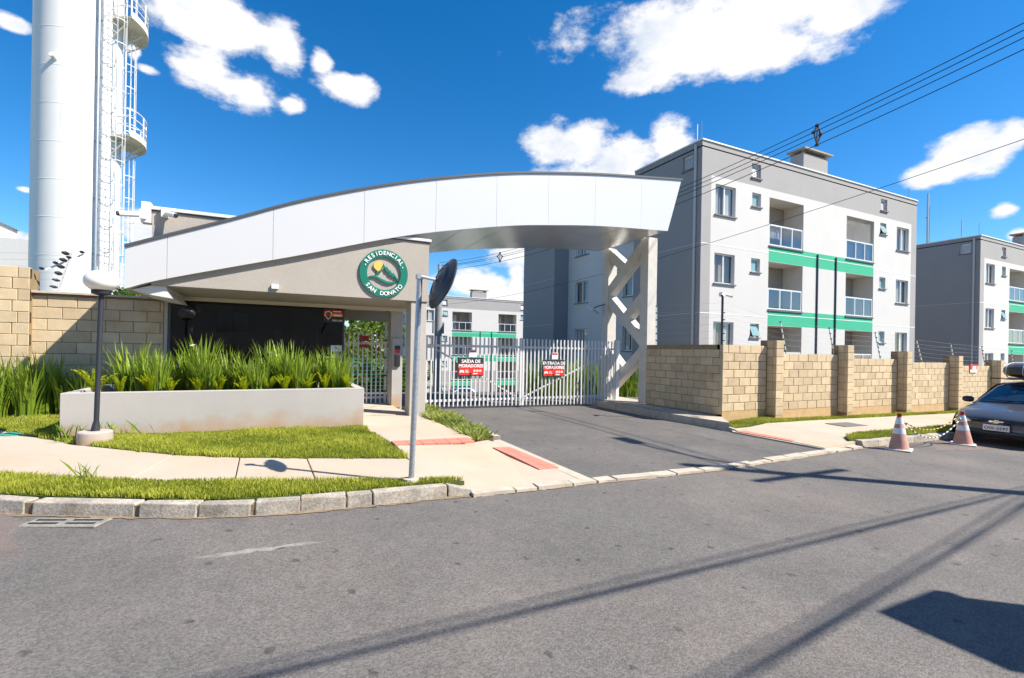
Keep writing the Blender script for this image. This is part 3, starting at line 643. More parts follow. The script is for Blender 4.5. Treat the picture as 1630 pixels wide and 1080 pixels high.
mt = [(-.17,-.02),(-.10,.06),(-.085,.045),(-.02,.2),(.03,.12),(.05,.15),(.11,.06),(.12,.08),(.17,0),(.19,.03),(.31,-.13),(.29,-.14),(.2,-.045),(.185,-.075),(.14,-.02),(.125,-.045),(.07,.045),(.055,.02),(.01,.1),(-.015,.14),(-.06,.03),(-.075,.005),(-.1,.02),(-.145,-.03)]
MB().prism(mt, fl, 10.2, 10.235).build('mountain', 'logo_green', lg)
sw = [(-.31,-.085),(-.24,-.06),(-.16,-.065),(-.05,-.115),(.06,-.16),(.17,-.165),(.27,-.135),(.23,-.175),(.12,-.215),(.02,-.2),(-.08,-.155),(-.17,-.1),(-.24,-.095)]
MB().prism(sw, fl, 10.2, 10.235).build('swoosh', 'logo_green', lg)
def arc_text(s, r, a0, step, inward, widths=None):
    n = len(s)
    for i, ch in enumerate(s):
        if ch == ' ': continue
        a = a0 - (i-(n-1)/2)*step if not inward else a0 + (i-(n-1)/2)*step
        th = a - 90 if not inward else a + 90
        link('letter', text_mesh(ch, .118, .006, 'white_print', .002), lg, Vector(fl(r*math.cos(rad(a)), r*math.sin(rad(a)), 10.193)) - org(lg), (rad(90), -rad(th), 0))
arc_text('-RESIDENCIAL-', .418, 90, 11.4, False)
arc_text('SAN DONATO', .422, 270, 11.6, True)
# gatehouse corner cameras
for k, (x, z, dx, lab) in enumerate(((-2.03,3.8,-.2,'white bullet camera facing left on the gatehouse roof corner'),(-1.73,3.87,.12,'white bullet camera facing right under the gatehouse roof corner'))):
    c = thing('security_camera', lab, 'camera', (x,10.2,z-.05))
    MB().box(x-.05,x+.05,10.15,10.235,z-.06,z+.1).build('bracket', 'white_plastic', c)
    b = MB().tube([(x+dx*.3,10.15,z),(x+dx*1.5,10.01,z-.05)], .045, 12).build('housing', 'white_plastic', c, True)
    MB().tube([(x+dx*1.5,10.01,z-.05),(x+dx*1.6,9.998,z-.054)], .038, 12).build('lens', 'black_plastic', b)
mb = MB(); mb.box(-2.07,-1.93,10.18,10.35,3.68,4.04)
tag(bevel(mb.build('junction_box', 'white_plastic'), .01, 1), 'white junction box on the gatehouse roof corner between cameras', 'junction box')
# ------------------------------------------------------------------ entrance arch
ar = thing('entrance_arch', 'sweeping white metal panel arch over the gate with grey underside', 'arch', (4,10.15,2.5))
TOP = spline([(-2.27,3.27),(-1.74,3.5),(-.7,3.94),(.43,4.44),(1.84,4.95),(3.17,5.35),(4.67,5.72),(5.9,5.95),(7.6,6.21),(10.22,6.53)], 8)
BOT = spline([(-2.26,2.53),(-1.77,2.72),(-.4,3.13),(.45,3.38),(2.06,3.88),(3.19,4.17),(4.86,4.51),(6.04,4.68),(7.54,4.85),(9.74,5.0)], 8)
YF, YB = 10.15, 13.3
js = [0,.047,.178,.31,.43,.545,.655,.765,.885,1.0]; gp = .0004
xt = lambda s: -2.27 + 12.49*s
xb = lambda s: xt(s) if s < .885 else xt(.885) + (9.74-xt(.885))*(s-.885)/.115
def shade_band(s0, s1, n=6): return [s0 + (s1-s0)*k/n for k in range(n+1)]
for a, b in zip(js[:-1], js[1:]):
    S = shade_band(a + gp/2, b - gp/2); mb = MB(); n = len(S)
    vs = [(xt(s), YF, interp(TOP, xt(s))-.03) for s in S] + [(xb(s), YF, interp(BOT, xb(s))) for s in S]
    vs += [(x, y+.03, z) for x, y, z in vs]
    fs = []
    for i in range(n-1): fs += [(n+i,n+i+1,i+1,i), (2*n+i,2*n+i+1,3*n+i+1,3*n+i), (i,i+1,2*n+i+1,2*n+i), (n+i+1,n+i,3*n+i,3*n+i+1)]
    fs += [(0,2*n,3*n,n),(n-1,2*n-1,4*n-1,3*n-1)]
    mb.add(vs, fs).build('fascia_panel', 'panel_white', ar, True)
S = shade_band(0, 1, 60); mb = MB(); n = len(S)
vs = [(xt(s), YF+.02, interp(TOP, xt(s))-.04) for s in S] + [(xb(s), YF+.034, interp(BOT, xb(s))+.02) for s in S]
vs += [(x, YB, z) for x, y, z in vs]; fs = [(0,2*n,3*n,n),(n-1,2*n-1,4*n-1,3*n-1)]
for i in range(n-1): fs += [(2*n+i,2*n+i+1,3*n+i+1,3*n+i)]
mb.add(vs, fs).build('core', 'panel_white', ar)
S = shade_band(0, 1, 40); mb = MB(); n = len(S)
vs = [(xt(s)+(.03 if s == 1 else 0), y, interp(TOP, xt(s))+d) for d in (0,-.045) for y in (YF-.03, YB+.03) for s in S]; fs = []
for i in range(n-1): fs += [(i,i+1,n+i+1,n+i),(2*n+i,3*n+i,3*n+i+1,2*n+i+1),(i,2*n+i,2*n+i+1,i+1),(n+i,n+i+1,3*n+i+1,3*n+i)]
fs += [(0,n,3*n,2*n),(n-1,3*n-1,4*n-1,2*n-1)]
mb.add(vs, fs).build('top_flashing', 'dark_trim', ar)
us = [0,.178,.31,.395,.48,.57,.66,.75,.84,.92,1]
for a, b in zip(us[:-1], us[1:]):
    S = shade_band(a+.0008, b-.0008); n = len(S); mb = MB()
    vs = [(xb(s), y, interp(BOT, xb(s))+d) for d in (.002,.02) for y in (YF+.032, YB) for s in S]; fs = []
    for i in range(n-1): fs += [(i,i+1,n+i+1,n+i),(2*n+i,2*n+i+1,3*n+i+1,3*n+i)]
    fs += [tuple(range(n))+tuple(range(3*n-1,2*n-1,-1))] if False else []
    mb.add(vs, fs).build('soffit_panel', 'panel_grey', ar, True)
# curved white foot under the left end
mb = MB(); P = [(-2.15,2.52),(-1.95,2.6),(-1.6,2.74),(-1.62,2.6),(-1.58,2.44),(-1.8,2.46),(-2.0,2.49)]
mb.prism([(-2.2,2.535),(-1.72,2.7),(-1.7,2.55),(-1.62,2.42),(-1.9,2.46)], lambda u, v, w: (u, w, v), 10.3, 12.0); mb.build('curved_foot', 'white_paint', ar)
# lattice support column
tr = thing('lattice_column', 'white concrete lattice column with crossing diagonals under the arch end', 'column', (9.98,12.1,g(9.98,12.1)+.2))
zg = g(9.98,12.1)+.19; Ya, Yb_ = 11.2, 13.1
MB().box(9.86,10.2,11.04,11.38,zg,5.03).build('post', 'white_concrete', tr); MB().box(9.86,10.2,12.93,13.25,zg,5.03).build('post', 'white_concrete', tr)
def diag(y0, z0, y1, z1, k): MB().bar((10.03,y0,z0), (10.03,y1,z1), .28-.004*k, .3, up=(0,.3,1)).build('diagonal', 'white_concrete', tr)
diag(Ya, 4.95, Yb_, 3.5, 0); diag(Yb_, 4.95, 12.15, 4.25, 1); diag(Yb_, 3.45, Ya, 1.85, 2); diag(Ya, 3.4, 12.15, 2.68, 3); diag(Yb_, 1.72, 12.2, .98, 4); diag(Ya, 1.75, Yb_, zg+.15, 5)
fl_ = thing('floodlight', 'tilted grey flat floodlight mounted on the lattice column', 'floodlight', (9.8,13.2,3.0))
Mf = Matrix.Rotation(rad(28), 3, 'X') @ Matrix.Rotation(rad(25), 3, 'Y')
MB().obox((9.62,13.45,3.05), (.34,.4,.05), Mf).build('body', 'galv', fl_); MB().obox(Vector((9.62,13.45,3.05))+Mf@Vector((0,0,-.03)), (.28,.34,.012), Mf).build('diffuser', 'paper', fl_)
MB().tube([(9.85,13.1,3.2),(9.72,13.3,3.15),(9.66,13.42,3.1)], .018, 6).build('bracket', 'steel_dark', fl_)
# ------------------------------------------------------------------ gates
def leaf(name, lab, xa, xb_, y, brace):
    t = thing(name, lab, 'gate', ((xa+xb_)/2, y, g(xa, y)), 'sliding bar gate leaves across the driveway'); del t['group']
    z0 = lambda x: g(x, y) + .05; zt = 1.95
    n = int((xb_-xa)/.122)
    for i in range(n+1):
        x = xa + (xb_-xa)*i/n; w = .03 if i in (0, n) else .017
        MB().box(x-w, x+w, y-w, y+w, z0(x)+.02, zt).build('bar', 'white_paint', t)
    for z in (.26, 1.71): MB().bar((xa, y+.035, z), (xb_, y+.035, z-.0), .035, .06).build('rail', 'white_paint', t)
    MB().bar((brace[0], y+.075, brace[1]), (brace[2], y+.075, brace[3]), .03, .04).build('brace', 'white_paint', t)
    return t
leaf('driveway_gate', 'white vertical bar driveway gate leaf beside the gatehouse pillar', 3.42, 6.28, 12.2, (3.8,1.62,6.2,.3))
leaf('driveway_gate', 'white vertical bar driveway gate leaf hinged beside the lattice column', 6.36, 9.6, 12.2, (6.45,.3,9.5,1.62))
MB_ = MB().box(9.62,9.74,12.14,12.26,g(9.7,12.2),2.0)
tag(MB_.build('gate_post', 'white_paint'), 'square white gate post beside the lattice column', 'post')
tag(MB().box(3.2,3.34,12.12,12.26,g(3.3,12.2),2.05).build('gate_post', 'soffit'), 'square grey gate post behind the porch pillar', 'post')
pg = thing('pedestrian_gate', 'white bar pedestrian gate in the porch beside the glass', 'gate', (2.05,12.6,.2))
for i in range(10): 
    x = 1.56 + i*.112; MB().box(x-.016,x+.016,12.59,12.622,.2,2.0).build('bar', 'white_paint', pg)
for z in (.35, 1.72): MB().bar((1.54,12.64,z), (2.6,12.64,z), .03, .05).build('rail', 'white_paint', pg)
MB().box(2.55,2.6,12.56,12.63,.15,2.28).build('hinge_post', 'white_paint', pg)
for z in (.5,.9,1.35,1.8): MB().box(2.53,2.6,12.53,12.558,z,z+.03).build('hinge', 'black_plastic', pg)
for z0, z1 in ((1.78,1.92),(1.62,1.7)): tag(MB().box(1.93,2.15,12.575,12.585,z0,z1).build('gate_label', 'dark_red'), 'small dark red label wired to the pedestrian gate, %s one' % ('upper' if z0 > 1.7 else 'lower'), 'label')
def resident_sign(xa, z0, l1, lab):
    w, h = .74, .5; y = 12.13; t = thing('resident_sign', lab, 'sign', (xa+w/2, y, z0))
    bevel(MB().box(xa,xa+w,y,y+.03,z0,z0+h).build('board', 'steel_dark', t), .01, 1)
    MB().box(xa+.025,xa+w-.025,y-.004,y-.001,z0+.025,z0+.32).build('red_field', 'red', t); MB().box(xa+.025,xa+w-.025,y-.004,y-.001,z0+.322,z0+h-.025).build('black_field', 'charcoal', t)
    front_text(t, l1, xa+w/2, y-.0065, z0+.39, .125, 'white_print', bold=.003); front_text(t, 'MORADORES', xa+w/2, y-.0065, z0+.268, .118, 'white_print', bold=.003)
    car = [(-.06,-.035),(-.06,.005),(-.045,.035),(.045,.035),(.06,.005),(.06,-.035),(.04,-.035),(.04,-.02),(-.04,-.02),(-.04,-.035)]
    MB().prism(car, lambda u, v, w_: (xa+.11+u, w_, z0+.12+v), y-.0075, y-.0045).build('car_icon', 'white_print', t)
    for k in range(3): MB().box(xa+.2,xa+.31-.01*k,y-.0075,y-.0045,z0+.095+.027*k,z0+.107+.027*k).build('print_line', 'white_print', t)
    for k in range(3):
        mb = MB(); cx, cz = xa+.47+.085*k, z0+.14; n = 14
        mb.prism([(.032*math.cos(2*math.pi*i/n), .032*math.sin(2*math.pi*i/n)) for i in range(n)], lambda u, v, w_: (cx+u, w_, cz+v), y-.0075, y-.0045); mb.build('round_icon', 'white_print', t)
        MB().box(cx-.008,cx+.008,y-.0095,y-.008,cz-.014,cz+.016).build('icon_mark', 'red', t)
    MB().prism([(.036*math.cos(.5*i), .036*math.sin(.5*i)) for i in range(12)], lambda u, v, w_: (xa+.36+u, w_, z0+.06+v), y-.0075, y-.0045).build('badge', 'charcoal', t)
    MB().box(xa+.43,xa+.56,y-.0075,y-.0045,z0+.05,z0+.075).build('print_line', 'white_print', t)
resident_sign(4.38, .91, 'SAÍDA DE', 'black and red SAÍDA DE MORADORES sign on the gate bars')
resident_sign(6.97, .87, 'ENTRADA DE', 'black and red ENTRADA DE MORADORES sign on the gate bars')
for xa, z0, lab in ((4.7,1.42,'small white red-headed notice above the SAÍDA sign'),(7.28,1.38,'small white red-headed notice above the ENTRADA sign')):
    t = thing('gate_notice', lab, 'notice', (xa+.1,12.15,z0)); MB().box(xa,xa+.21,12.14,12.16,z0,z0+.19).build('board', 'white_print', t); MB().box(xa+.015,xa+.195,12.134,12.138,z0+.13,z0+.175).build('header', 'red', t)
rs = thing('warning_plate', 'small red and white warning plate on the block wall panel', 'sign', (22.45,8.2,1.15))
MB().box(22.2,22.7,8.22,8.235,1.22,1.4).build('plate', 'red', rs); MB().box(22.2,22.7,8.22,8.235,1.12,1.218).build('plate', 'white_print', rs); MB().box(22.33,22.6,8.21,8.218,1.2,1.34).build('print_mark', 'white_print', rs)
# ------------------------------------------------------------------ apartment buildings
WM = {}
def win_meshes(w, h, kind):
    k = (w, h, kind)
    if k not in WM:
        fr = MB(); t = .045; y0, y1 = .08, .15
        fr.box(0,w,y0,y1,0,t); fr.box(0,w,y0,y1,h-t,h); fr.box(0,t,y0,y1,t,h-t); fr.box(w-t,w,y0,y1,t,h-t)
        if kind == 'slide': fr.box(w/2-.03,w/2+.03,y0-.01,y1,t,h-t)
        panes = []
        if kind == 'slide':
            panes = [MB().box(t,w/2-.03,.11,.118,t,h-t), MB().box(w/2+.03,w-t,.125,.133,t,h-t)]
        elif kind == 'shutter':
            n = 9; p = MB()
            for i in range(n): p.add([(t,.1,t+(h-2*t)*i/n),(w-t,.1,t+(h-2*t)*i/n),(w-t,.125,t+(h-2*t)*(i+.9)/n),(t,.125,t+(h-2*t)*(i+.9)/n)], [(0,1,2,3)])
            panes = [p]
        elif kind == 'vent': panes = [MB().add([(t,.09,h-t),(w-t,.09,h-t),(w-t,-.1,t+.02),(t,-.1,t+.02),(t,.1,h-t),(w-t,.1,h-t),(w-t,-.085,t+.02),(t,-.085,t+.02)], [(0,1,2,3),(4,7,6,5),(0,3,7,4),(1,5,6,2),(2,3,7,6)])]
        else: panes = [MB().box(t,w-t,.11,.118,t,h-t)]
        sill = MB().box(-.05,w+.05,-.06,.15,-.05,-.004)
        back = MB().box(.0,w,.24,.25,0,h)
        cur = MB(); 
        for a, b in ((.04,.3),(.55,.92)):
            xs_ = [a*w + (b-a)*w*i/12 for i in range(13)]
            cur.add([(x, .17+.015*math.sin(i*1.9), z) for z in (.03, h-.03) for i, x in enumerate(xs_)], [(i,i+1,13+i+1,13+i) for i in range(12)])
        pm = {'slide':'glass_win','shutter':'shutter','vent':'glass_teal','small':'glass_teal'}[kind]
        WM[k] = (fr.mesh('window','alu'), [p.mesh('pane', pm) for p in panes], sill.mesh('sill','granite'), back.mesh('room','interior'), cur.mesh('curtain','curtain'), back.mesh('blind','curtain_beige'))
    return WM[k]
def window(parent, p, rz, w, h, kind, extra=None):
    fr, panes, sill, back, cur, bl = win_meshes(w, h, kind)
    o = link('window', fr, parent, Vector(p) - org(parent), (0,0,rz))
    for q in panes: link('pane', q, o)
    link('sill', sill, o)
    if kind == 'slide':
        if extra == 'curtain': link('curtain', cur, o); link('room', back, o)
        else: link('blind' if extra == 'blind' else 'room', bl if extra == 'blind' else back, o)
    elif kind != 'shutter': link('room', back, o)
    return o
def wall_face(mb, O, U, N, W_, z0, z1, ops, dep, matfn, ul=(), zl=()):
    us = sorted(set([0, W_] + [o[0] for o in ops] + [o[1] for o in ops] + list(ul))); zs = sorted(set([z0, z1] + [o[2] for o in ops] + [o[3] for o in ops] + [z for z in zl if z0 < z < z1]))
    P = lambda u, z, d=0: (O[0]+U[0]*u-N[0]*d, O[1]+U[1]*u-N[1]*d, z)
    for a, b in zip(us[:-1], us[1:]):
        for c, e in zip(zs[:-1], zs[1:]):
            um, zm = (a+b)/2, (c+e)/2
            if any(o[0] < um < o[1] and o[2] < zm < o[3] for o in ops): continue
            mb.add([P(a,c),P(b,c),P(b,e),P(a,e)], [(0,1,2,3)], matfn(um, zm))
    for o in ops:
        d = dep if len(o) < 5 else o[4]; mi = matfn((o[0]+o[1])/2, (o[2]+o[3])/2) if len(o) < 6 else o[5]
        a, b, c, e = o[:4]
        for q in (((a,c),(b,c)),((b,c),(b,e)),((b,e),(a,e)),((a,e),(a,c))): mb.add([P(*q[0]),P(*q[1]),P(*q[1],d),P(*q[0],d)], [(0,1,2,3)], mi)
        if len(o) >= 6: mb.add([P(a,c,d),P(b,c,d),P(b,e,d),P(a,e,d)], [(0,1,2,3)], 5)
def building(name, lab, x0, y0, roof, floors, base, styles, laundry=False, lowgrey=None, grp=None):
    t = thing(name, lab, 'building', (x0+7, y0+7, base)); Wd = 15.3
    mats = ['bld_white','bld_grey','bld_dark','bld_green','interior_white','interior']
    ops = []; wins = []; bal = []
    for k in range(floors):
        dz = -2.64*k
        for (u0, u1, a, b, kind) in ((.73,1.85,-2.69,-1.53,'slide'),(2.8,3.33,-2.08,-1.53,'s'),(13.45,14.57,-2.69,-1.53,'slide'),(11.97,12.5,-2.08,-1.53,'s')):
            ops.append((u0,u1,roof+a+dz,roof+b+dz)); wins.append((u0,roof+a+dz,u1-u0,b-a,kind,k))
        for (u0, u1) in ((3.85,6.08),(9.22,11.45)):
            ops.append((u0,u1,roof-3.55+dz,roof-1.57+dz,1.35,4)); bal.append((u0,u1,roof-3.55+dz,roof-1.57+dz,k))
    for u0 in (2.75,12.0): ops.append((u0,u0+.55,roof-.93,roof-.36)); wins.append((u0,roof-.93,.55,.57,'shutter',9))
    def fm(u, z):
        if z > roof-1.25 or u < .5 or u > Wd-.5: return 1
        if lowgrey and z < lowgrey and (u < 3.85 or 6.08 < u < 9.22 or u > 11.45): return 1
        if 3.85 < u < 11.45:
            for k in range(floors):
                if roof-4.2-2.64*k < z < roof-3.55-2.64*k: return 3
        return 0
    zl = [roof-1.25] + [roof-4.2-2.64*k for k in range(floors)] + [roof-3.55-2.64*k for k in range(floors)] + ([lowgrey] if lowgrey else [])
    mb = MB(); wall_face(mb, (x0,y0), (1,0), (0,-1), Wd, base, roof, ops, .16, fm, (.5,Wd-.5,3.85,11.45), zl)
    # side facing the drive: dark wings and a white recess
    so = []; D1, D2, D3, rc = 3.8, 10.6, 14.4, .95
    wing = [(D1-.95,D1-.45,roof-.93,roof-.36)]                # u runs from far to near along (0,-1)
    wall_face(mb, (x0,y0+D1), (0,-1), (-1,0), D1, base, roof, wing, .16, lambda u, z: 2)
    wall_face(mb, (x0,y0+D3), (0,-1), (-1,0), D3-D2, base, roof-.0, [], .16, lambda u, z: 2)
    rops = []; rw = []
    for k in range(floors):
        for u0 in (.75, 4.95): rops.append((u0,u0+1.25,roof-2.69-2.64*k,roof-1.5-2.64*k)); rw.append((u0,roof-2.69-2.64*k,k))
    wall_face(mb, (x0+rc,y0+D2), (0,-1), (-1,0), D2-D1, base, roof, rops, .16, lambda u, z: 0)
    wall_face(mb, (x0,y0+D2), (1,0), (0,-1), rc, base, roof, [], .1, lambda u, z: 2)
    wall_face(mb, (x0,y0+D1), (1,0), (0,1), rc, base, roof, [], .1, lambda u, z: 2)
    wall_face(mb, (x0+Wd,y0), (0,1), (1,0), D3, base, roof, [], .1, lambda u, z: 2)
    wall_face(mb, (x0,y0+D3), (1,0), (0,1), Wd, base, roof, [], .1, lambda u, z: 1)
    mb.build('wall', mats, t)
    rf = MB(); rf.box(x0+rc,x0+Wd,y0,y0+D3,roof-.25,roof-.2); rf.box(x0,x0+rc,y0,y0+D1,roof-.25,roof-.2); rf.box(x0,x0+rc,y0+D2,y0+D3,roof-.25,roof-.2); roofo = rf.build('roof', 'bld_grey', t)
    cap = MB()
    for a in ((x0-.03,x0+Wd+.03,y0-.04,y0+.14),(x0-.04,x0+.14,y0+.142,y0+D1),(x0+rc-.04,x0+rc+.14,y0+D1+.002,y0+D2),(x0-.04,x0+.14,y0+D2,y0+D3),(x0+Wd-.14,x0+Wd+.04,y0+.142,y0+D3)): cap.box(*a, roof, roof+.05)
    cap.build('parapet_cap', 'roof_cap', roofo)
    ch = MB(); ch.box(x0+6.05,x0+7.75,y0+.02,y0+.62,roof-.2,roof+.72); c = ch.build('chimney', 'bld_grey', roofo)
    MB().box(x0+5.95,x0+7.95,y0-.1,y0+.75,roof+.86,roof+.93).build('chimney_cap', 'chim_cap', t)
    p = MB()
    for a in (6.1,7.6): p.box(x0+a,x0+a+.1,y0+.06,y0+.16,roof+.721,roof+.859); p.box(x0+a,x0+a+.1,y0+.48,y0+.58,roof+.721,roof+.859)
    p.build('chimney_post', 'chim_cap', t)
    for k in range(floors+1):
        z = roof-1.24-2.64*k
        if k: 
            MB().box(x0+.004,x0+3.84,y0-.006,y0-.002,z+.0,z+.028).build('joint', 'bld_joint', t); MB().box(x0+11.46,x0+Wd-.004,y0-.006,y0-.002,z,z+.028).build('joint', 'bld_joint', t)
            MB().box(x0+3.86,x0+11.44,y0-.006,y0-.002,roof-3.77-2.64*(k-1),roof-3.745-2.64*(k-1)).build('joint', 'bld_joint', t)
        if k: MB().box(x0-.005,x0-.002,y0+.01,y0+D1-.01,z,z+.02).build('joint', 'bld_pale', t)
        if k: MB().box(x0-.005,x0-.002,y0+D2+.01,y0+D3-.01,z,z+.02).build('joint', 'bld_pale', t)
    MB().tube([(x0-.05,y0+.28,base),(x0-.05,y0+.28,roof-.1)], .05, 8).build('downpipe', 'bld_pale', t)
    for u in (7.05,8.4): MB().box(x0+u,x0+u+.06,y0-.05,y0-.003,base,roof-3.6).build('drain_pipe', 'steel_dark', t)
    MB().tube([(x0+.05,y0+.1,roof+.05),(x0+.05,y0+.1,roof+.75)], .014, 5).build('lightning_rod', 'galv', roofo)
    MB().tube([(x0+1.1,y0+1.3,roof-.2),(x0+1.1,y0+1.3,roof+1.35)], .03, 6).build('antenna', 'galv', roofo)
    MB().tube([(x0+Wd-.6,y0+.1,roof+.05),(x0+Wd-.6,y0+.1,roof+.6)], .014, 5).build('lightning_rod', 'galv', roofo)
    for i, (u, z, w, h, kind, k) in enumerate(wins):
        if kind == 's': kind = 'vent' if (i*7+k*3+styles) % 3 == 0 else 'small'
        window(t, (x0+u, y0, z), 0, round(w,2), round(h,2), kind, ('curtain','blind','curtain')[(k+styles) % 3] if u < 8 else ('curtain',None,'curtain')[(k+styles) % 3])
    window(t, (x0, y0+.95, roof-.93), -math.pi/2, .5, .57, 'shutter')
    for (u, z, k) in rw: window(t, (x0+rc, y0+D2-u, z), -math.pi/2, 1.25, 1.19, 'slide', ('curtain',None)[k % 2])
    for (u0, u1, z0, z1, k) in bal:
        b = MB(); w = u1-u0; X = x0+u0; zr = z0+.9
        b.box(X+.0,X+w,y0+.02,y0+.07,zr-.06,zr); b.box(X,X+w,y0+.02,y0+.07,z0+.03,z0+.08)
        for q in (.02,w*.345,w*.67,w-.07): b.box(X+q,X+q+.05,y0+.02,y0+.07,z0+.081,zr-.061)
        ro = b.build('balcony_rail', 'alu', t)
        for q in range(3):
            a = (.075,w*.345+.055,w*.67+.055)[q]; e = (w*.345-.005,w*.67-.005,w-.075)[q]
            MB().box(X+a,X+e,y0+.04,y0+.048,z0+.085,zr-.065).build('glass_panel', 'glass_rail', ro)
        MB().box(X-.02,X+w+.02,y0-.05,y0+.1,z0-.045,z0).build('balcony_sill', 'granite', t)
        d = MB(); d.box(X+.12,X+.9,y0+1.3,y0+1.345,z0+.01,z0+1.75); do = d.build('balcony_door', 'white_paint', t)
        MB().box(X+.2,X+.82,y0+1.28,y0+1.298,z0+.1,z0+1.68).build('pane', 'glass_win', do)
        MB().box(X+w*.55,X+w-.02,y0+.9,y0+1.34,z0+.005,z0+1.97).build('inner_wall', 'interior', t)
    if laundry:
        u0, u1, z0 = bal[0][0], bal[0][1], bal[0][2]
        ly = thing('laundry', 'pale towels and clothes drying on the top floor balcony', 'laundry', (x0+u0+.5,y0+.2,z0))
        for i, (m, w) in enumerate((('paper',.16),('curtain',.2),('petal_p',.14),('paper',.15),('petal_p',.12))):
            X = x0+u0+.1+i*.19; MB().add([(X,y0+.14,z0+.78),(X+w,y0+.15,z0+.77),(X+w+.01,y0+.13,z0+.36),(X+.01,y0+.16,z0+.38),(X,y0+.16,z0+.79),(X+w,y0+.17,z0+.78),(X+w+.01,y0+.19,z0+.4),(X+.01,y0+.2,z0+.42)], [(0,1,2,3),(4,5,6,7),(0,1,5,4)]).build('cloth', m, ly)
        u0, u1, z0, z1 = bal[1][:4]; nt = MB(); X = x0+u0; w, h = u1-u0, z1-z0; s = .085
        for sg in (1, -1):
            k = -h
            while k < w:
                pts = []
                for q in (0, h):
                    xx = k+q if sg > 0 else k+h-q
                    pts.append((xx, q))
                (xa, za), (xb2, zb2) = pts
                if xa > xb2: xa, za, xb2, zb2 = xb2, zb2, xa, za
                sl = (zb2-za)/(xb2-xa); l, r = max(0, xa), min(w, xb2)
                if r > l: nt.bar((X+l,y0+.1,z0+za+sl*(l-xa)), (X+r,y0+.1,z0+za+sl*(r-xa)), .006, .006)
                k += s
        nt.build('safety_net', 'net', t)
    return t
mat('petal_p', (.75,.5,.5), .9, var=.1)
building('apartment_building', 'three storey white and grey apartment block nearest the block wall, with laundry', 14.35, 13.23, 9.68, 3, -2.2, 0, laundry=True)
building('apartment_building', 'white and grey apartment block farther down the street past the nearest block', 36.7, 13.23, 8.78, 3, -2.4, 1)
building('apartment_building', 'four storey white and green apartment block seen through the driveway gate', 13.05, 48.8, 7.25, 4, -4.2, 2, lowgrey=-.6)
fb = thing('apartment_building', 'pale grey apartment block behind the left block wall pilaster', 'building', (-26,46,-3))
mb = MB(); mb.box(-40,-20.6,46,58,-3,11.5); mb.box(-20.6,-13,48,58,-3,9.2); mb.build('wall', 'bld_pale', fb)
mb = MB(); mb.prism([(-40.2,11.5),(-20.4,11.5),(-23.5,12.9),(-40.2,12.9)], lambda u, v, w: (u, w, v), 45.8, 58); mb.build('roof', 'bld_grey', fb)
for z in (10.2, 8.9): MB().box(-21.7,-21.3,45.94,45.998,z,z+.5).build('window', 'steel_dark', fb)
MB().box(-30,-27.9,45.7,45.99,-3,9.8).build('stair_tower', 'bld_white', fb)
# ------------------------------------------------------------------ water tower
TC = Vector((-7.4,25.93)); TR = 1.4; zt0 = G(-7.4,25.9) - .5
tw = thing('water_tower', 'tall white cylindrical steel water tower with caged ladders and platforms', 'water tower', (TC.x,TC.y,zt0))
ring_z = [5.0+1.47*k for k in range(-5, 12)]
prof = [(TR, zt0)]
for z in ring_z: prof += [(TR, z-.016), (TR+.005, z-.01), (TR+.005, z+.01), (TR, z+.016)]
prof += [(TR, 21.5), (.3, 22.3)]
MB().lathe(prof, (TC.x,TC.y,0), 96).build('shell', 'tower_white', tw, True)
for k, z in enumerate(ring_z):
    a = rad(-95 + (6 if k % 2 else 0)); c = Vector((math.cos(a), math.sin(a), 0))
    q = Vector((TC.x,TC.y,0)) + c*(TR+.001); MB().bar(q+Vector((0,0,z+.04)), q+Vector((0,0,z+1.43)), .02, .008, up=(c.x,c.y,0)).build('weld_seam', 'tower_white', tw)
def pol(a, r, z): return Vector((TC.x + r*math.cos(rad(a)), TC.y + r*math.sin(rad(a)), z))
def ladder(a, z0, z1, m, cage0, off=.2, cg=.6):
    t = MB(); c = pol(a, 1, 0) - Vector((TC.x,TC.y,0)); tg = Vector((-c.y, c.x, 0)); b = pol(a, TR+off, 0)
    for s in (-.22, .22): t.bar(b+tg*s+Vector((0,0,z0)), b+tg*s+Vector((0,0,z1)), .05, .02)
    lo = t.build('ladder', m, tw)
    z = z0+.2
    while z < z1: MB().tube([b-tg*.22+Vector((0,0,z)), b+tg*.22+Vector((0,0,z))], .013, 5).build('rung', m, lo); z += .3
    h = MB(); z = cage0
    while z < z1:
        h.tube([b+tg*(.38*math.cos(q))+c*(cg*math.sin(q))+Vector((0,0,z)) for q in [math.pi*i/10 for i in range(11)]], .017, 4, cap=False); z += .95
    for q in [math.pi*i/6 for i in range(1, 6)]:
        v = b+tg*(.38*math.cos(q))+c*(cg*math.sin(q)); h.tube([v+Vector((0,0,cage0)), v+Vector((0,0,z-.95))], .013, 4)
    h.build('safety_cage', m, lo)
mat('galv_white', (.72,.72,.7), .45, metal=.1, var=.04)
ladder(-37, 1.0, 20.5, 'galv_white', 5.2); ladder(10, 1.0, 20.5, 'white_paint', 5.0, .1, .36)
MB().tube([pol(-52, TR+.12, 1.0), pol(-52, TR+.12, 20.5)], .05, 8).build('pipe', 'galv', tw)
MB().tube([pol(-49, TR+.08, 1.0), pol(-49, TR+.08, 20.5)], .025, 6).build('conduit', 'white_paint', tw)
for z in (5.2,7.4,9.7,12.3,14.6): MB().tube([pol(-54,TR+.02,z), pol(-47,TR+.14,z)], .04, 6).build('pipe_clamp', 'galv', tw)
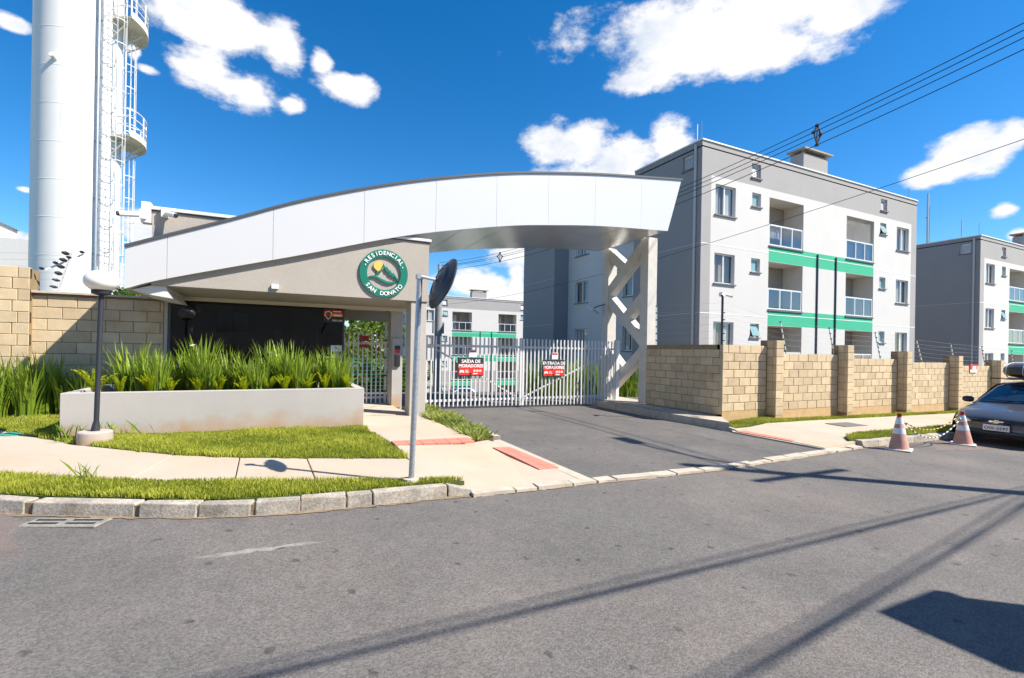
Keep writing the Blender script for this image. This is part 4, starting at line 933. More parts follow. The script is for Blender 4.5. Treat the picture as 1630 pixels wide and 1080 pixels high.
for zp in (10.15, 15.0):
    p = MB(); A = [-30+6*i for i in range(12)]; n = len(A)
    vs = [pol(a, TR+.0, zp) for a in A] + [pol(a, TR+.86, zp) for a in A] + [pol(a, TR, zp+.08) for a in A] + [pol(a, TR+.86, zp+.08) for a in A]; fs = []
    for i in range(n-1): fs += [(i,i+1,n+i+1,n+i),(2*n+i,3*n+i,3*n+i+1,2*n+i+1),(n+i,n+i+1,3*n+i+1,3*n+i)]
    fs += [(0,n,3*n,2*n),(n-1,3*n-1,4*n-1,2*n-1)]; p.add(vs, fs); po = p.build('platform', 'tower_cream', tw)
    r = MB()
    for h in (.5,.8,1.15): r.tube([pol(A[0], TR+.1, zp+h)] + [pol(a, TR+.84, zp+h) for a in A] + [pol(A[-1], TR+.1, zp+h)], .022, 5)
    for a in (A[0], A[4], A[8], A[-1]): r.tube([pol(a, TR+.84, zp+.08), pol(a, TR+.84, zp+1.17)], .028, 5)
    r.build('railing', 'white_paint', po)
    k = MB(); q = pol(A[4], TR+.85, zp+.08)
    k.add([pol(a, TR+.85, zp+.08) for a in A] + [pol(a, TR+.85, zp+.28) for a in A], [(i,i+1,n+i+1,n+i) for i in range(n-1)]); k.build('toe_board', 'white_paint', po)
    for a in (-28, 0, 30): MB().bar(pol(a, TR, zp-.75), pol(a, TR+.78, zp-.01), .05, .05).build('bracket', 'tower_cream', po)
MB().tube([pol(-104,TR-.02,12.55), pol(-104,TR+.2,12.62)], .09, 12).build('outlet_stub', 'tower_white', tw)
# ------------------------------------------------------------------ overhead lines, utility poles
up = thing('utility_pole', 'tall concrete utility pole with crossarm and street lamp on the near kerb', 'utility pole', (12.3,-.2,g(12.3,-.2)))
MB().tube([(12.3,-.2,-.4),(12.3,-.2,9.0)], [.16,.11], 12).build('shaft', 'pole_concrete', up, True)
MB().box(11.3,13.3,-.25,-.15,7.3,7.4).build('crossarm', 'pole_concrete', up)
MB().tube([(12.3,-.2,7.6),(12.3,.6,8.2),(12.3,1.3,8.4),(12.3,1.7,8.42)], .035, 8).build('lamp_arm', 'galv', up)
MB().obox((12.3,2.0,8.42), (.24,.62,.1)).build('lamp_head', 'galv', up)
ip = thing('utility_pole', 'grey steel pole standing inside the estate behind the gate', 'utility pole', (9.1,28.9,G(9.1,28.9)))
MB().tube([(9.1,28.9,-3),(9.1,28.9,4.75)], [.27,.22], 14).build('shaft', 'steel_pole' if 'steel_pole' in M else 'bld_dark', ip, True)
MB().tube([(9.1,28.9,4.75),(9.1,28.9,6.9)], [.1,.08], 8).build('mast', 'pole_concrete', ip)
MB().box(8.75,9.45,28.8,29.0,2.6,3.3).build('transformer_box', 'bld_dark', ip)
def cable(name, lab, a, b, sag, r, grp=None, n=40):
    a = Vector(a); b = Vector(b)
    pts = [a + (b-a)*(i/n) - Vector((0,0,4*sag*(i/n)*(1-i/n))) for i in range(n+1)]
    o = tag(MB().tube(pts, r, 5, cap=False).build(name, 'wire_black', None, False, tuple(a)), lab, 'cable', grp); return pts
sets = []
for k, (dx, dz) in enumerate(((0,.32),(-.13,.12),(.13,.12),(0,-.16))):
    sets.append(cable('overhead_cable', ('topmost black overhead power cable strung to the inner pole','one of the middle pair of black overhead power cables','one of the middle pair of black overhead power cables','lowest of the four black overhead power cables')[k], (12.3+dx,-.1,8.0+dz), (9.1+dx,28.9,6.7+dz*.9), 1.2, .0095, 'parallel overhead power cables' if k in (1,2) else None, 48))
for i, lab in ((12,'diamond cable spacer on the overhead lines above the nearest apartment block'),(36,'diamond cable spacer on the overhead lines under the arch')):
    c = (sets[0][i] + sets[3][i])/2; t = thing('cable_spacer', lab, 'cable spacer', c)
    mb = MB(); L = [s[i] for s in sets]
    for a, b in ((0,1),(1,3),(3,2),(2,0)): mb.tube([L[a], L[b]], .02, 5)
    mb.tube([L[0], L[3]], .02, 5); mb.build('frame', 'steel_dark', t)
    for q in L: MB().tube([q-Vector((0,.04,0)), q+Vector((0,.04,0))], .035, 8).build('clamp', 'steel_dark', t)
cable('telephone_cable', 'thin black telephone cable crossing in front of the apartment blocks', (12.3,-.2,6.1), (9.3,28.9,4.4), .75, .0065)
def bundle(lab, a, b, sag):
    t = thing('street_cable', lab, 'cable', a); a = Vector(a); b = Vector(b); n = 30
    for k, (dy, dz) in enumerate(((0,0),(.05,.08),(-.05,.1),(.04,-.08))):
        MB().tube([a + (b-a)*(i/n) + Vector((0,dy,dz-4*sag*(i/n)*(1-i/n)-.03*math.sin(i*1.3+k))) for i in range(n+1)], .0105, 5, cap=False).build('strand', 'wire_black', t)
bundle('slack bundle of telecom cables following the near kerb', (-45,-1.3,6.0), (45,-.45,5.6), .1)
bundle('slack bundle of telecom cables slanting from the utility pole towards the house', (24,.25,5.9), (-22,-4.9,5.3), .1)
an = thing('radio_mast', 'slender radio antenna mast on the far skyline', 'antenna', (72.5,31.2,-1))
MB().tube([(72.5,31.2,-1),(72.5,31.2,22)], .12, 6).build('mast', 'galv', an); MB().tube([(72.9,31.2,16),(72.9,31.2,20.5)], .05, 5).build('side_rod', 'galv', an)
MB().tube([(72.2,31.2,19),(72.8,31.2,19)], .09, 6).build('cross_piece', 'red', an)
# ------------------------------------------------------------------ opposite side of the street (shades and reflections)
ow = thing('garden_wall', 'rendered garden wall on the opposite side of the street', 'wall', (0,-4.5,0))
MB().box(-26,28,-4.7,-4.5,-.4,2.3).build('wall', 'house', ow)
for x in range(-24, 28, 4): MB().box(x,x+.3,-4.75,-4.44,-.4,2.5).build('pier', 'white_concrete', ow)
hs = thing('house', 'low house with tiled roof across the street', 'house', (0,-11,0))
MB().box(-16,14,-16,-8.5,-.4,4.6).build('wall', 'house', hs)
MB().prism([(-17,-7.8),(15,-7.8),(15,-16.6),(-17,-16.6)], lambda u, v, w: (u, v if w < 5 else -12.2, w), 4.6, 6.6).build('roof', 'roof_tile', hs)
for x in (-13,-8,-3,3,8): MB().box(x,x+1.6,-8.49,-8.44,2.2,3.6).build('window', 'glass_win', hs)
gp_ = thing('shadow_pier', 'unseen broad pier added by the near kerb to cast a block shadow', 'pier', (6.25,-.45,0))  # added out of view, sized and placed for its shadow on the road
MB().box(5.95,6.6,-.75,-.2,-.3,3.0).build('shaft', 'house', gp_); bevel(MB().box(5.9,6.65,-.8,-.15,3.002,3.12).build('cap', 'white_concrete', gp_), .01, 1)
structure(slab(MB(), [(-40,-1),(80,-1),(80,-4.6),(-40,-4.6)], lambda x, y: g(x, y) + .12, .2), 'opposite_pavement', 'concrete_walk')
# ------------------------------------------------------------------ street furniture
zl = g(-2.19,8.5) + .12
la = thing('lamp_post', 'white oval globe lamp on a thin black post before the planter', 'lamp post', (-2.19,8.5,zl))
bevel(MB().lathe([(.2,zl-.05),(.195,zl+.16),(.18,zl+.175)], (-2.19,8.5,0), 24).build('footing', 'planter_wall', la, True), .005, 1)
MB().tube([(-2.19,8.5,zl+.17),(-2.18,8.5,zl+.3)], [.055,.036], 16).build('base_sleeve', 'steel_dark', la, True)
MB().tube([(-2.18,8.5,zl+.29),(-2.15,8.5,2.3)], .031, 16).build('post', 'steel_dark', la, True)
MB().lathe([(.05,2.27),(.105,2.29),(.115,2.335),(.09,2.35)], (-2.15,8.5,0), 24).build('collar', 'steel_dark', la, True)
MB().lathe([(.001,2.3)]+[(.2*math.sin(a), 2.465-.15*math.cos(a)) for a in [rad(20+10*i) for i in range(16)]]+[(.001,2.617)], (-2.15,8.5,0), 36).build('globe', 'tank_globe', la, True)
cm = thing('convex_mirror', 'black backed round traffic mirror on a leaning galvanized pole', 'traffic mirror', (1.37,5.24,g(1.37,5.24)+.12))
MB().tube([(1.37,5.24,0),(1.43,5.24,2.43)], .031, 18).build('pole', 'galv', cm, True)
MB().lathe([(.1,g(1.37,5.24)+.1),(.085,g(1.37,5.24)+.165),(.03,g(1.37,5.24)+.17)], (1.37,5.24,0), 14).build('footing', 'concrete_edge', cm)
rv = Vector((CT,-ST,0)); dv = Vector((ST,CT,0)); uv = Vector((0,0,1))
nf = (dv*.45 + (rv*.914 - uv*.407)*.89).normalized(); mc = Vector((1.655,5.14,2.335)); Mm = nf.to_track_quat('Z','Y').to_matrix()
MB().lathe([(.02,-.075),(.07,-.07),(.085,-.062),(.15,-.05),(.155,-.056),(.165,-.05),(.22,-.03),(.225,-.036),(.235,-.028),(.3,.0),(.305,.012),(.29,.02)], mc, 48, M=Mm).build('backing', 'rubber_mirror', cm, True)
MB().lathe([(.288,.021),(.2,.055),(.1,.075),(.001,.08)], mc, 48, M=Mm).build('mirror_face', 'chrome', cm, True)
MB().tube([(1.435,5.22,2.4), tuple(mc - nf*.08)], .018, 10).build('bracket', 'white_paint', cm)
MB().obox((1.43,5.24,2.4), (.075,.075,.05)).build('clamp', 'galv', cm)
def cone(x, y, tilt, lab):
    z = g(x, y) + .005; t = thing('traffic_cone', lab, 'traffic cone', (x,y,z)); t.scale = (.94,.94,.94); Mx = Matrix.Rotation(rad(tilt), 3, 'Y')
    R = lambda h: .175 + (.035-.175)*h/.7
    def seg(a, b, m, nm, o=0): MB().lathe([(R(a)+o,a),(R(b)+o,b)], (x,y,z), 28, M=Mx).build(nm, m, t, True)
    bevel(MB().obox((x,y,z+.015), (.42,.42,.03), Matrix.Rotation(rad(20),3,'Z')).build('base', 'cone_base', t), .012, 2)
    MB().lathe([(R(.03),.03),(R(.66),.66),(R(.7)+.004,.665),(R(.7),.72)], (x,y,z), 28, M=Mx).build('body', 'cone', t, True)
    seg(.33,.44,'reflective','band',.003); seg(.52,.64,'reflective','band',.003)
    MB().lathe([(.04,.66),(.038,.73),(.02,.74)], (x,y,z), 16, M=Mx).build('cap', 'dark_red', t, True)
cone(10.56,4.93,0,'faded orange traffic cone with two reflective bands, standing upright before the kerb')
cone(12.78,4.83,-5,'faded orange traffic cone leaning in front of the parked car bumper')
def chain(lab, a, b, sag, m1, m2):
    t = thing('barrier_chain', lab, 'chain', a); a = Vector(a); b = Vector(b); n = 34
    P = [a + (b-a)*(i/n) - Vector((0,0,4*sag*(i/n)*(1-i/n))) for i in range(n+1)]
    mb = MB()
    for i in range(n): mb.tube([P[i]+(P[i+1]-P[i])*.03, P[i]+(P[i+1]-P[i])*.97], .011, 5, 0 if i % 2 else 1)
    mb.build('links', [m1, m2], t)
chain('yellow and black plastic chain between the traffic cones', (10.58,4.96,.48), (12.7,4.88,.43), .27, 'yellow', 'charcoal')
chain('black and white plastic chain hanging lower between the traffic cones', (10.6,4.93,.46), (12.7,4.83,.41), .4, 'white_print', 'charcoal')
# ------------------------------------------------------------------ cars
from mathutils.bvhtree import BVHTree
def make_car(lab, x, y, z, paint, rz=0, full=True, group=None):
    t = thing('parked_car', lab, 'car', (x,y,z)); t.rotation_euler = (0,0,rz); t.scale = (1,1.03,.91)
    st = [(0,.52,.3,.56),(.03,.64,.24,.61),(.1,.735,.2,.665),(.25,.79,.18,.735),(.5,.815,.17,.815),(.8,.825,.17,.875),(1.05,.83,.17,.915),(1.4,.83,.17,.93),(2,.835,.17,.93),(2.8,.835,.17,.94),(3.4,.83,.18,.96),(3.8,.81,.2,.97),(4.0,.77,.24,.95),(4.1,.68,.3,.82)]
    mb = MB(); rings = []
    for (sx, w, zb, zt) in st:
        h = zt-zb
        hp = [(0,zb),(w*.8,zb),(w*.95,zb+.06),(w,zb+h*.3),(w*1.0,zb+h*.55),(w*.985,zb+h*.8),(w*.93,zb+h*.93),(w*.8,zb+h*.985),(w*.45,zt+.012),(0,zt+.022)]
        rings.append([(sx + (.0 if sx > .3 else .16*(abs(yy)/.8)**2.2), yy, zz) for yy, zz in hp] + [(sx + (.0 if sx > .3 else .16*(abs(yy)/.8)**2.2), -yy, zz) for yy, zz in hp[-2:0:-1]])
    n = len(rings[0]); vs = [p for r in rings for p in r]
    fs = [(i*n+k, i*n+(k+1)%n, (i+1)*n+(k+1)%n, (i+1)*n+k) for i in range(len(rings)-1) for k in range(n)] + [tuple(range(n-1,-1,-1)), tuple(range((len(rings)-1)*n, len(rings)*n))]
    mb.add(vs, fs); bvh = BVHTree.FromPolygons(vs, fs)
    def part(mb, name, m, par=None, smooth=True): 
        o = link(name, mb.mesh(name, m, (0,0,0), smooth), par or t); return o
    body = part(mb, 'body', paint); s = body.modifiers.new('sub', 'SUBSURF'); s.levels = 1; s.render_levels = 1
    def drape(c, nu, nv, off):
        vs = []
        for j in range(nv+1):
            for i in range(nu+1):
                u, v = i/nu, j/nv
                yy = (c[0][0]*(1-u)+c[1][0]*u)*(1-v)+(c[3][0]*(1-u)+c[2][0]*u)*v; zz = (c[0][1]*(1-u)+c[1][1]*u)*(1-v)+(c[3][1]*(1-u)+c[2][1]*u)*v
                hit = bvh.ray_cast(Vector((-1,yy,zz)), Vector((1,0,0)))[0]
                vs.append(((hit.x if hit else .35)-off, yy, zz))
        return MB().add(vs, [(j*(nu+1)+i, j*(nu+1)+i+1, (j+1)*(nu+1)+i+1, (j+1)*(nu+1)+i) for j in range(nv) for i in range(nu)])
    # greenhouse
    def roofpt(u, v):   # u across -1..1, v along 0..1 around the section from cowl over the roof to the tail
        P = spline([(.93,.9),(1.3,1.14),(1.72,1.375),(2.1,1.43),(2.7,1.43),(3.1,1.36),(3.42,1.17),(3.7,.95)], 6); k = v*(len(P)-1); i = min(int(k), len(P)-2); f_ = k-i
        px_, pz = P[i][0]+(P[i+1][0]-P[i][0])*f_, P[i][1]+(P[i+1][1]-P[i][1])*f_
        hw_ = .74 - .2*(pz-.93)/.5; e = abs(u)
        return (px_ + (.14*e*e if v < .4 else -.06*e*e)*(1 if v < .3 or v > .6 else .3), u*hw_, pz - .035*e**3)
    ng, mg = 16, 42; gm = MB(); gv = [roofpt(-1+2*i/ng, j/mg) for j in range(mg+1) for i in range(ng+1)]
    gm.add(gv, [(j*(ng+1)+i, j*(ng+1)+i+1, (j+1)*(ng+1)+i+1, (j+1)*(ng+1)+i) for j in range(mg) for i in range(ng)])
    for sd in (0, ng):
        w_ = [j*(ng+1)+sd for j in range(mg+1)]; b = len(gm.v); gm.v += [(gv[k][0], math.copysign(.765, gv[k][1]), .9) for k in w_]
        for q in range(mg): gm.f.append((w_[q], w_[q+1], b+q+1, b+q)); gm.m.append(0)
    part(gm, 'cabin', paint)
    def glass(u0, u1, v0, v1, name):
        a = MB(); nu, nv = 14, 10; vs = []
        for j in range(nv+1):
            for i in range(nu+1):
                p = roofpt(u0+(u1-u0)*i/nu, v0+(v1-v0)*j/nv); vs.append((p[0]+(-.012 if v0 < .5 else .012), p[1], p[2]+.008))
        a.add(vs, [(j*(nu+1)+i, j*(nu+1)+i+1, (j+1)*(nu+1)+i+1, (j+1)*(nu+1)+i) for j in range(nv) for i in range(nu)]); return part(a, name, 'car_glass')
    ws = glass(-.9,.9,.03,.27,'windscreen'); glass(-.85,.85,.74,.97,'rear_window')
    for sg in (-1, 1):
        for q in (((1.32,.95),(1.85,1.34),(2.2,1.37),(2.2,.95)),((2.28,.95),(2.28,1.37),(2.85,1.34),(3.3,1.0),(3.2,.95))):
            vs = []
            for px_, pz in q: vs.append((px_, sg*(.787-.18*(pz-.9)/.5), pz))
            part(MB().add(vs, [tuple(range(len(q)))]), 'side_window', 'car_glass', smooth=False)
        m_ = MB(); m_.lathe([(.001,-.1),(.06,-.09),(.085,-.04),(.085,.05),(.06,.09),(.001,.1)], (1.2,sg*.875,.96), 14, M=Matrix.Rotation(rad(90),3,'X') @ Matrix.Diagonal((.7,.9,1))); part(m_, 'door_mirror', 'black_plastic')
        for wx in (.72,3.22):
            wm = MB(); R90 = Matrix.Rotation(rad(90),3,'X'); wm.lathe([(.2,-.09),(.29,-.085),(.305,-.06),(.305,.06),(.29,.085),(.2,.09)], (wx,sg*.762,.305), 28, M=R90); w_ = part(wm, 'wheel', 'tyre')
            part(MB().lathe([(.001,-.092),(.19,-.092),(.19,.092),(.001,.092)], (wx,sg*.762,.305), 20, M=R90), 'rim', 'galv', w_)
            part(MB().lathe([(.001,-.002),(.355,-.002),(.355,.002),(.001,.002)], (wx,sg*.838,.33), 24, M=R90), 'wheel_arch', 'black_plastic')
        hl = drape([(sg*.4,.53),(sg*.73,.46),(sg*.775,.62),(sg*.5,.63)], 10, 6, .014); h_ = part(hl, 'headlight', 'chrome')
        part(drape([(sg*.44,.545),(sg*.72,.485),(sg*.76,.605),(sg*.52,.61)], 10, 6, .02), 'lens', 'lamp_glass', h_)
        part(MB().box(4.0,4.1,min(sg*.5,sg*.72),max(sg*.5,sg*.72),.6,.85), 'tail_light', 'tail_red', smooth=False)
    part(drape([(-.4,.525),(.4,.525),(.38,.615),(-.38,.615)], 16, 4, .008), 'grille', 'black_plastic')
    part(drape([(-.39,.585),(.39,.585),(.385,.6),(-.385,.6)], 16, 2, .016), 'grille_bar', 'car_paint')
    part(drape([(-.42,.27),(.42,.27),(.45,.375),(-.45,.375)], 16, 4, .008), 'air_intake', 'black_plastic')
    for k in range(2): part(drape([(-.42,.295+.035*k),(.42,.295+.035*k),(.42,.303+.035*k),(-.42,.303+.035*k)], 16, 1, .014), 'intake_slat', 'car_paint')
    if full:
        bt = [(-.1,-.014),(-.038,-.014),(-.033,-.036),(.04,-.036),(.033,-.016),(.115,-.016),(.1,.014),(.038,.014),(.033,.036),(-.04,.036),(-.033,.016),(-.115,.016)]
        part(MB().prism(bt, lambda u, v, w: (w, u, .572+v), -.012, .0), 'emblem', 'chrome', smooth=False)
        po = part(MB().box(-.022,-.004,-.2,.2,.365,.5), 'number_plate', 'plate', smooth=False); bevel(po, .006, 1)
        link('lettering', text_mesh('OIX-3597', .088, .001, 'charcoal', .0015), po, (-.0235,0,.422), (rad(90),0,rad(-90)))
        link('lettering', text_mesh('PR-CURITIBA' if False else '- - - - -', .03, .001, 'charcoal'), po, (-.0235,0,.48), (rad(90),0,rad(-90)))
        for sg, ya, yb2 in ((1,-.02,.5),(1,-.55,.02)):
            part(MB().tube([(1.06,ya,.99),(1.0,(ya+yb2)/2,.985),(1.06,yb2,1.0)], .009, 5), 'wiper', 'black_plastic')
        part(MB().box(1.5,1.53,-.13,.13,1.22,1.29), 'rear_view_mirror', 'black_plastic', smooth=False)
        for bx in (1.85,2.75): part(MB().box(bx,bx+.06,-.72,.72,1.475,1.5), 'roof_bar', 'black_plastic', smooth=False)
        rb = thing('roof_bag', 'black ribbed soft roof bag strapped on the dark grey car', 'roof bag', (x+2.3,y,z+1.37)); b = MB(); nu, nv = 40, 18; vs = []
        for i in range(nu+1):
            for j in range(nv):
                u = -1+2*i/nu; a = 2*math.pi*j/nv; e = (1-abs(u)**4)**.5; rip = 1+.03*(math.cos(i*math.pi/2.5)) if math.sin(a) > 0 else 1
                ca, sa = math.cos(a), math.sin(a); vs.append((x+2.3+math.copysign(abs(ca)**.6,ca)*.62*e, y+u*.62, z+1.545+math.copysign(abs(sa)**.65,sa)*.17*e*rip))
        b.add(vs, [(i*nv+j, i*nv+(j+1)%nv, (i+1)*nv+(j+1)%nv, (i+1)*nv+j) for i in range(nu) for j in range(nv)]); b.build('shell', 'vinyl', rb, True)
        for q in (-.42,-.14,.14,.42):
            pts = [(x+2.3+math.copysign(abs(math.cos(a))**.6, math.cos(a))*.635, y+q, z+1.545+math.copysign(abs(math.sin(a))**.65, math.sin(a))*.183) for a in [rad(-40+20*k) for k in range(14)]]
            MB().tube(pts, .011, 5).build('strap', 'galv', rb)
    return t
make_car('dark grey hatchback parked by the kerb behind the cones, carrying a roof bag', 13.3, 4.5, g(14,4.5), 'car_paint')
make_car('blue car parked in the estate yard behind the gate', 12.3, 39.5, G(14,39.5), 'car_blue', rad(4), False)
make_car('yellow car parked in the estate yard behind the gate', 20.2, 37.5, G(22,37.5), 'car_yellow', rad(0), False)
make_car('white car parked in the estate yard left of the blue one', 7.5, 39, G(8,39), 'car_white', rad(80), False)
# ------------------------------------------------------------------ planter and vegetation
plz = .885
pt_ = thing('planter_box', 'long low grey rendered planter in front of the gatehouse glass', 'planter', (-.6,9.9,.1))
mb = MB(); X0, X1, Y0, Y1, tk = -2.72, 1.47, 9.0, 10.75, .14
mb.box(X0,X1,Y0,Y0+tk,-.1,plz); mb.box(X0,X1,Y1-tk,Y1,-.1,plz); mb.box(X0,X0+tk,Y0+tk,Y1-tk,-.1,plz-.002); mb.box(X1-tk,X1,Y0+tk,Y1-tk,-.1,plz-.002)
bevel(mb.build('walls', 'planter_wall', pt_), .008, 2)
MB().box(X0+tk,X1-tk,Y0+tk,Y1-tk,-.05,plz-.1).build('soil', 'soil', pt_)
def inpoly(p, poly):
    x, y = p[:,0], p[:,1]; ins = np.zeros(len(p), bool); n = len(poly); j = n-1
    for i in range(n):
        xi, yi = poly[i]; xj, yj = poly[j]
        c = ((yi > y) != (yj > y)) & (x < (xj-xi)*(y-yi)/((yj-yi) or 1e-9)+xi); ins ^= c; j = i
    return ins
def scatter(poly, dens):
    a = np.array(poly); lo, hi = a.min(0), a.max(0); n = int(dens*(hi[0]-lo[0])*(hi[1]-lo[1])); p = lo + RNG.random((n,2))*(hi-lo); return p[inpoly(p, poly)]
def grass(name, lab, poly, zf, dens, hmin, hmax, m='grass', wd=.0045, lean=.55):
    p = scatter(poly, dens); n = len(p); z = np.array([zf(*q) for q in p]); ang = RNG.random(n)*6.283; la = RNG.random(n)*6.283
    nz = np.sin(p[:,0]*3.1+p[:,1]*2.3)+np.sin(p[:,0]*1.3-p[:,1]*4.1)+np.sin(p[:,0]*7.7+p[:,1]*6.1)*.6
    h = (hmin+(hmax-hmin)*RNG.random(n))*(1+.18*nz); w = wd*(.7+.6*RNG.random(n)); l = lean*h*RNG.random(n)*1.6
    t = np.zeros((n,4,3)); dx, dy = np.cos(ang)*w, np.sin(ang)*w
    base = np.stack([p[:,0], p[:,1], z-.01], 1); tip = base + np.stack([np.cos(la)*l, np.sin(la)*l, h+.01], 1); mid = base*.45+tip*.55; mid[:,2] += h*.12
    t[:,0] = base; t[:,0,0] -= dx; t[:,0,1] -= dy; t[:,1] = base; t[:,1,0] += dx; t[:,1,1] += dy
    t[:,2] = mid; t[:,2,0] += dx*.8; t[:,2,1] += dy*.8; t[:,3] = tip
    q = np.stack([t[:,0],t[:,1],t[:,2],t[:,3]], 1)
    me = leafmesh(name, q, np.clip(.5+.14*nz+RNG.normal(0,.2,n), 0, 1), m)
    tag(link(name, me), lab, 'grass', None, 'stuff')
def wob(pts, amp=.04, step=.12):
    out = []
    for (x0,y0),(x1,y1) in zip(pts, pts[1:]+pts[:1]):
        L = math.hypot(x1-x0,y1-y0); k = max(1, int(L/step))
        for i in range(k): out.append((x0+(x1-x0)*i/k+random.uniform(-amp,amp), y0+(y1-y0)*i/k+random.uniform(-amp,amp)))
    return out
kin = [(-6.2,9.2),(-4.1,7.45),(-3.2,6.72),(-2.4,6.15),(-1.9,5.87),(-1.06,5.5),(-.58,5.3),(-.1,5.16),(.7,5.1),(1.68,5.1),(1.95,5.12)]
verge = kin + [(1.72,5.27),(1.37,5.37),(.43,5.57),(-.35,5.82),(-1.34,6.24),(-1.78,6.4),(-2.5,6.8),(-3.4,7.55),(-6.5,10)]
lawn = [(-3.9,10.2),(-3.02,9.16),(-2.22,8.28),(-1.12,7.39),(-.37,7.0),(.4,6.73),(1.62,6.34),(1.6,7.0),(1.48,9.0),(-2.72,9.0),(-2.74,10.8),(-3.3,10.95)]
corner = [(-7,13.5),(-5,11.45),(-3.9,10.2),(-3.3,10.95),(-3.35,12.05),(-4.5,11.9),(-6,13.2)]
structure(slab(MB(), verge, lambda x, y: g(x, y)+.118, .05), 'verge_soil', 'grass_base')
structure(slab(MB(), lawn, lambda x, y: g(x, y)+.13, .05), 'lawn_soil', 'grass_base')
structure(slab(MB(), corner, lambda x, y: g(x, y)+.13, .05), 'corner_soil', 'grass_base')
gz = lambda x, y: g(x, y)+.13
grass('verge_grass', 'short bright green grass strip between kerb and pavement', wob(verge, .03), gz, 9000, .02, .055)
grass('lawn_grass', 'short green lawn between pavement and planter', wob(lawn, .035), gz, 8500, .025, .065)
grass('corner_grass', 'green grass around the inspection cover by the left wall', wob(corner, .03), gz, 3500, .03, .07)
s1 = [(9.15,7.45),(9.9,8.2),(11.3,8.2),(11.3,7.95),(14.3,7.95),(14.4,8.2),(30,8.2),(30,7.62),(9.15,7.6)]
s2 = [(10.0,5.5),(10.3,5.47),(30,5.47),(30,5.98),(11.2,5.98),(10.3,5.75)]
s1 = [(9.25,7.5),(9.8,8.18),(11.3,8.2),(11.4,7.93),(14.3,7.93),(17.4,7.93),(30,7.93),(30,7.62),(10,7.62)]
structure(slab(MB(), s1, lambda x, y: hr(x, y)+.008, .05), 'wall_strip_soil', 'grass_base'); structure(slab(MB(), s2, lambda x, y: g(x, y)+.128, .05), 'right_verge_soil', 'grass_base')
grass('wall_strip_grass', 'narrow grass strip at the foot of the long block wall', s1, lambda x, y: hr(x, y)+.01, 4200, .02, .055)
grass('right_verge_grass', 'grass verge behind the right hand kerb near the cones', wob(s2, .03, .2), lambda x, y: g(x, y)+.13, 4200, .025, .06)
# mottled ground cover strip beside the walk
cs = [(2.92,10.45),(3.3,12.1),(3.5,12.1),(3.5,7.8),(3.05,7.66),(2.98,9.0)]
structure(slab(MB(), cs, lambda x, y: g(x, y)+.06, .08), 'planting_strip', 'soil')
grass('ground_cover', 'low variegated ground cover strip between walk and driveway', wob(cs, .04), lambda x, y: g(x, y)+.06, 3600, .06, .17, 'ground_cover', .012, .9)
ck = structure(slab(MB(), [(3.5,7.8),(3.62,7.75),(3.62,12.1),(3.5,12.1)], lambda x, y: g(x, y)+.09, .1), 'strip_kerb', 'concrete_edge')
grass('weeds', 'loose weeds sprouting at planter foot and pavement joints', [(-2.7,8.55),(-1.9,8.7),(-1.4,8.95),(-2.7,8.98)], gz, 260, .08, .3, 'blade', .007, .6)
grass('weeds', 'tuft of weeds growing through the pavement by the corner verge', [(-1.95,6.32),(-1.6,6.25),(-1.65,6.45)], gz, 900, .06, .2, 'blade', .005, .6)
# long-leaved iris clumps and foxtail ferns
def iris(nb, hh, spread, seed):
    r = np.random.default_rng(seed); P = []; S = []; k = 6
    for b in range(nb):
        a = r.random()*6.283; d = spread*.35*r.random()**.5; bx, by = math.cos(a)*d, math.sin(a)*d; h = hh*(.55+.5*r.random()); ln = spread*(.08+.72*r.random())*h/hh
        oa = a + r.normal(0,.4); w = .0125+.008*r.random(); sx, sy = -math.sin(oa)*w, math.cos(oa)*w; s = r.random(); pr = None
        dr = .0 if r.random() < .7 else .25*h
        for i in range(k+1):
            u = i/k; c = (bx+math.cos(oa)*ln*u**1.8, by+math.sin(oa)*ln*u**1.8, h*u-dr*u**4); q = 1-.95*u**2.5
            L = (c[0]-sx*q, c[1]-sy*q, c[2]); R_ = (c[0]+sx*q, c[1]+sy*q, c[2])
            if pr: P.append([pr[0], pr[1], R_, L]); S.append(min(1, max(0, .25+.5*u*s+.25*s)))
            pr = (L, R_)
    return leafmesh('leaves', P, S, 'blade')
def fern(np_, hh, seed):
    r = np.random.default_rng(seed); P = []; S = []
    for b in range(np_):
        a = r.random()*6.283; h = hh*(.6+.5*r.random()); ln = h*(.1+.5*r.random()); n = 260; s0 = .35+.5*r.random()
        for i in range(n):
            u = (i+.5)/n; c = np.array([math.cos(a)*ln*u**1.3, math.sin(a)*ln*u**1.3, h*(u-.25*u**3)]); th = r.random()*6.283
            rad_ = .042*math.sin(math.pi*min(1,u*.85+.15))**.7; dv_ = np.array([math.cos(th)*rad_, math.sin(th)*rad_, rad_*(.5+.4*r.random())])
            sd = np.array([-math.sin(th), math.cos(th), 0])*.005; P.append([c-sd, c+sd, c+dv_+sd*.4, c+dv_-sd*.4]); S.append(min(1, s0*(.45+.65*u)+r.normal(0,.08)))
    return leafmesh('fronds', P, S, 'fern')
IR = [iris(110,.85,.5,1), iris(100,.78,.55,2), iris(115,.9,.45,3)]; FE = [fern(8,.55,4), fern(7,.5,5), fern(9,.58,6)]
def flower():
    P = []
    for k in range(6):
        a = k*1.047; d = np.array([math.cos(a),math.sin(a),.25]); s = np.array([-math.sin(a),math.cos(a),0])*.014
        P.append([[0,0,0], list(d*.022+s), list(d*.045), list(d*.022-s)])
    return leafmesh('flower', P, [.5]*6, 'petal')
FL = flower()
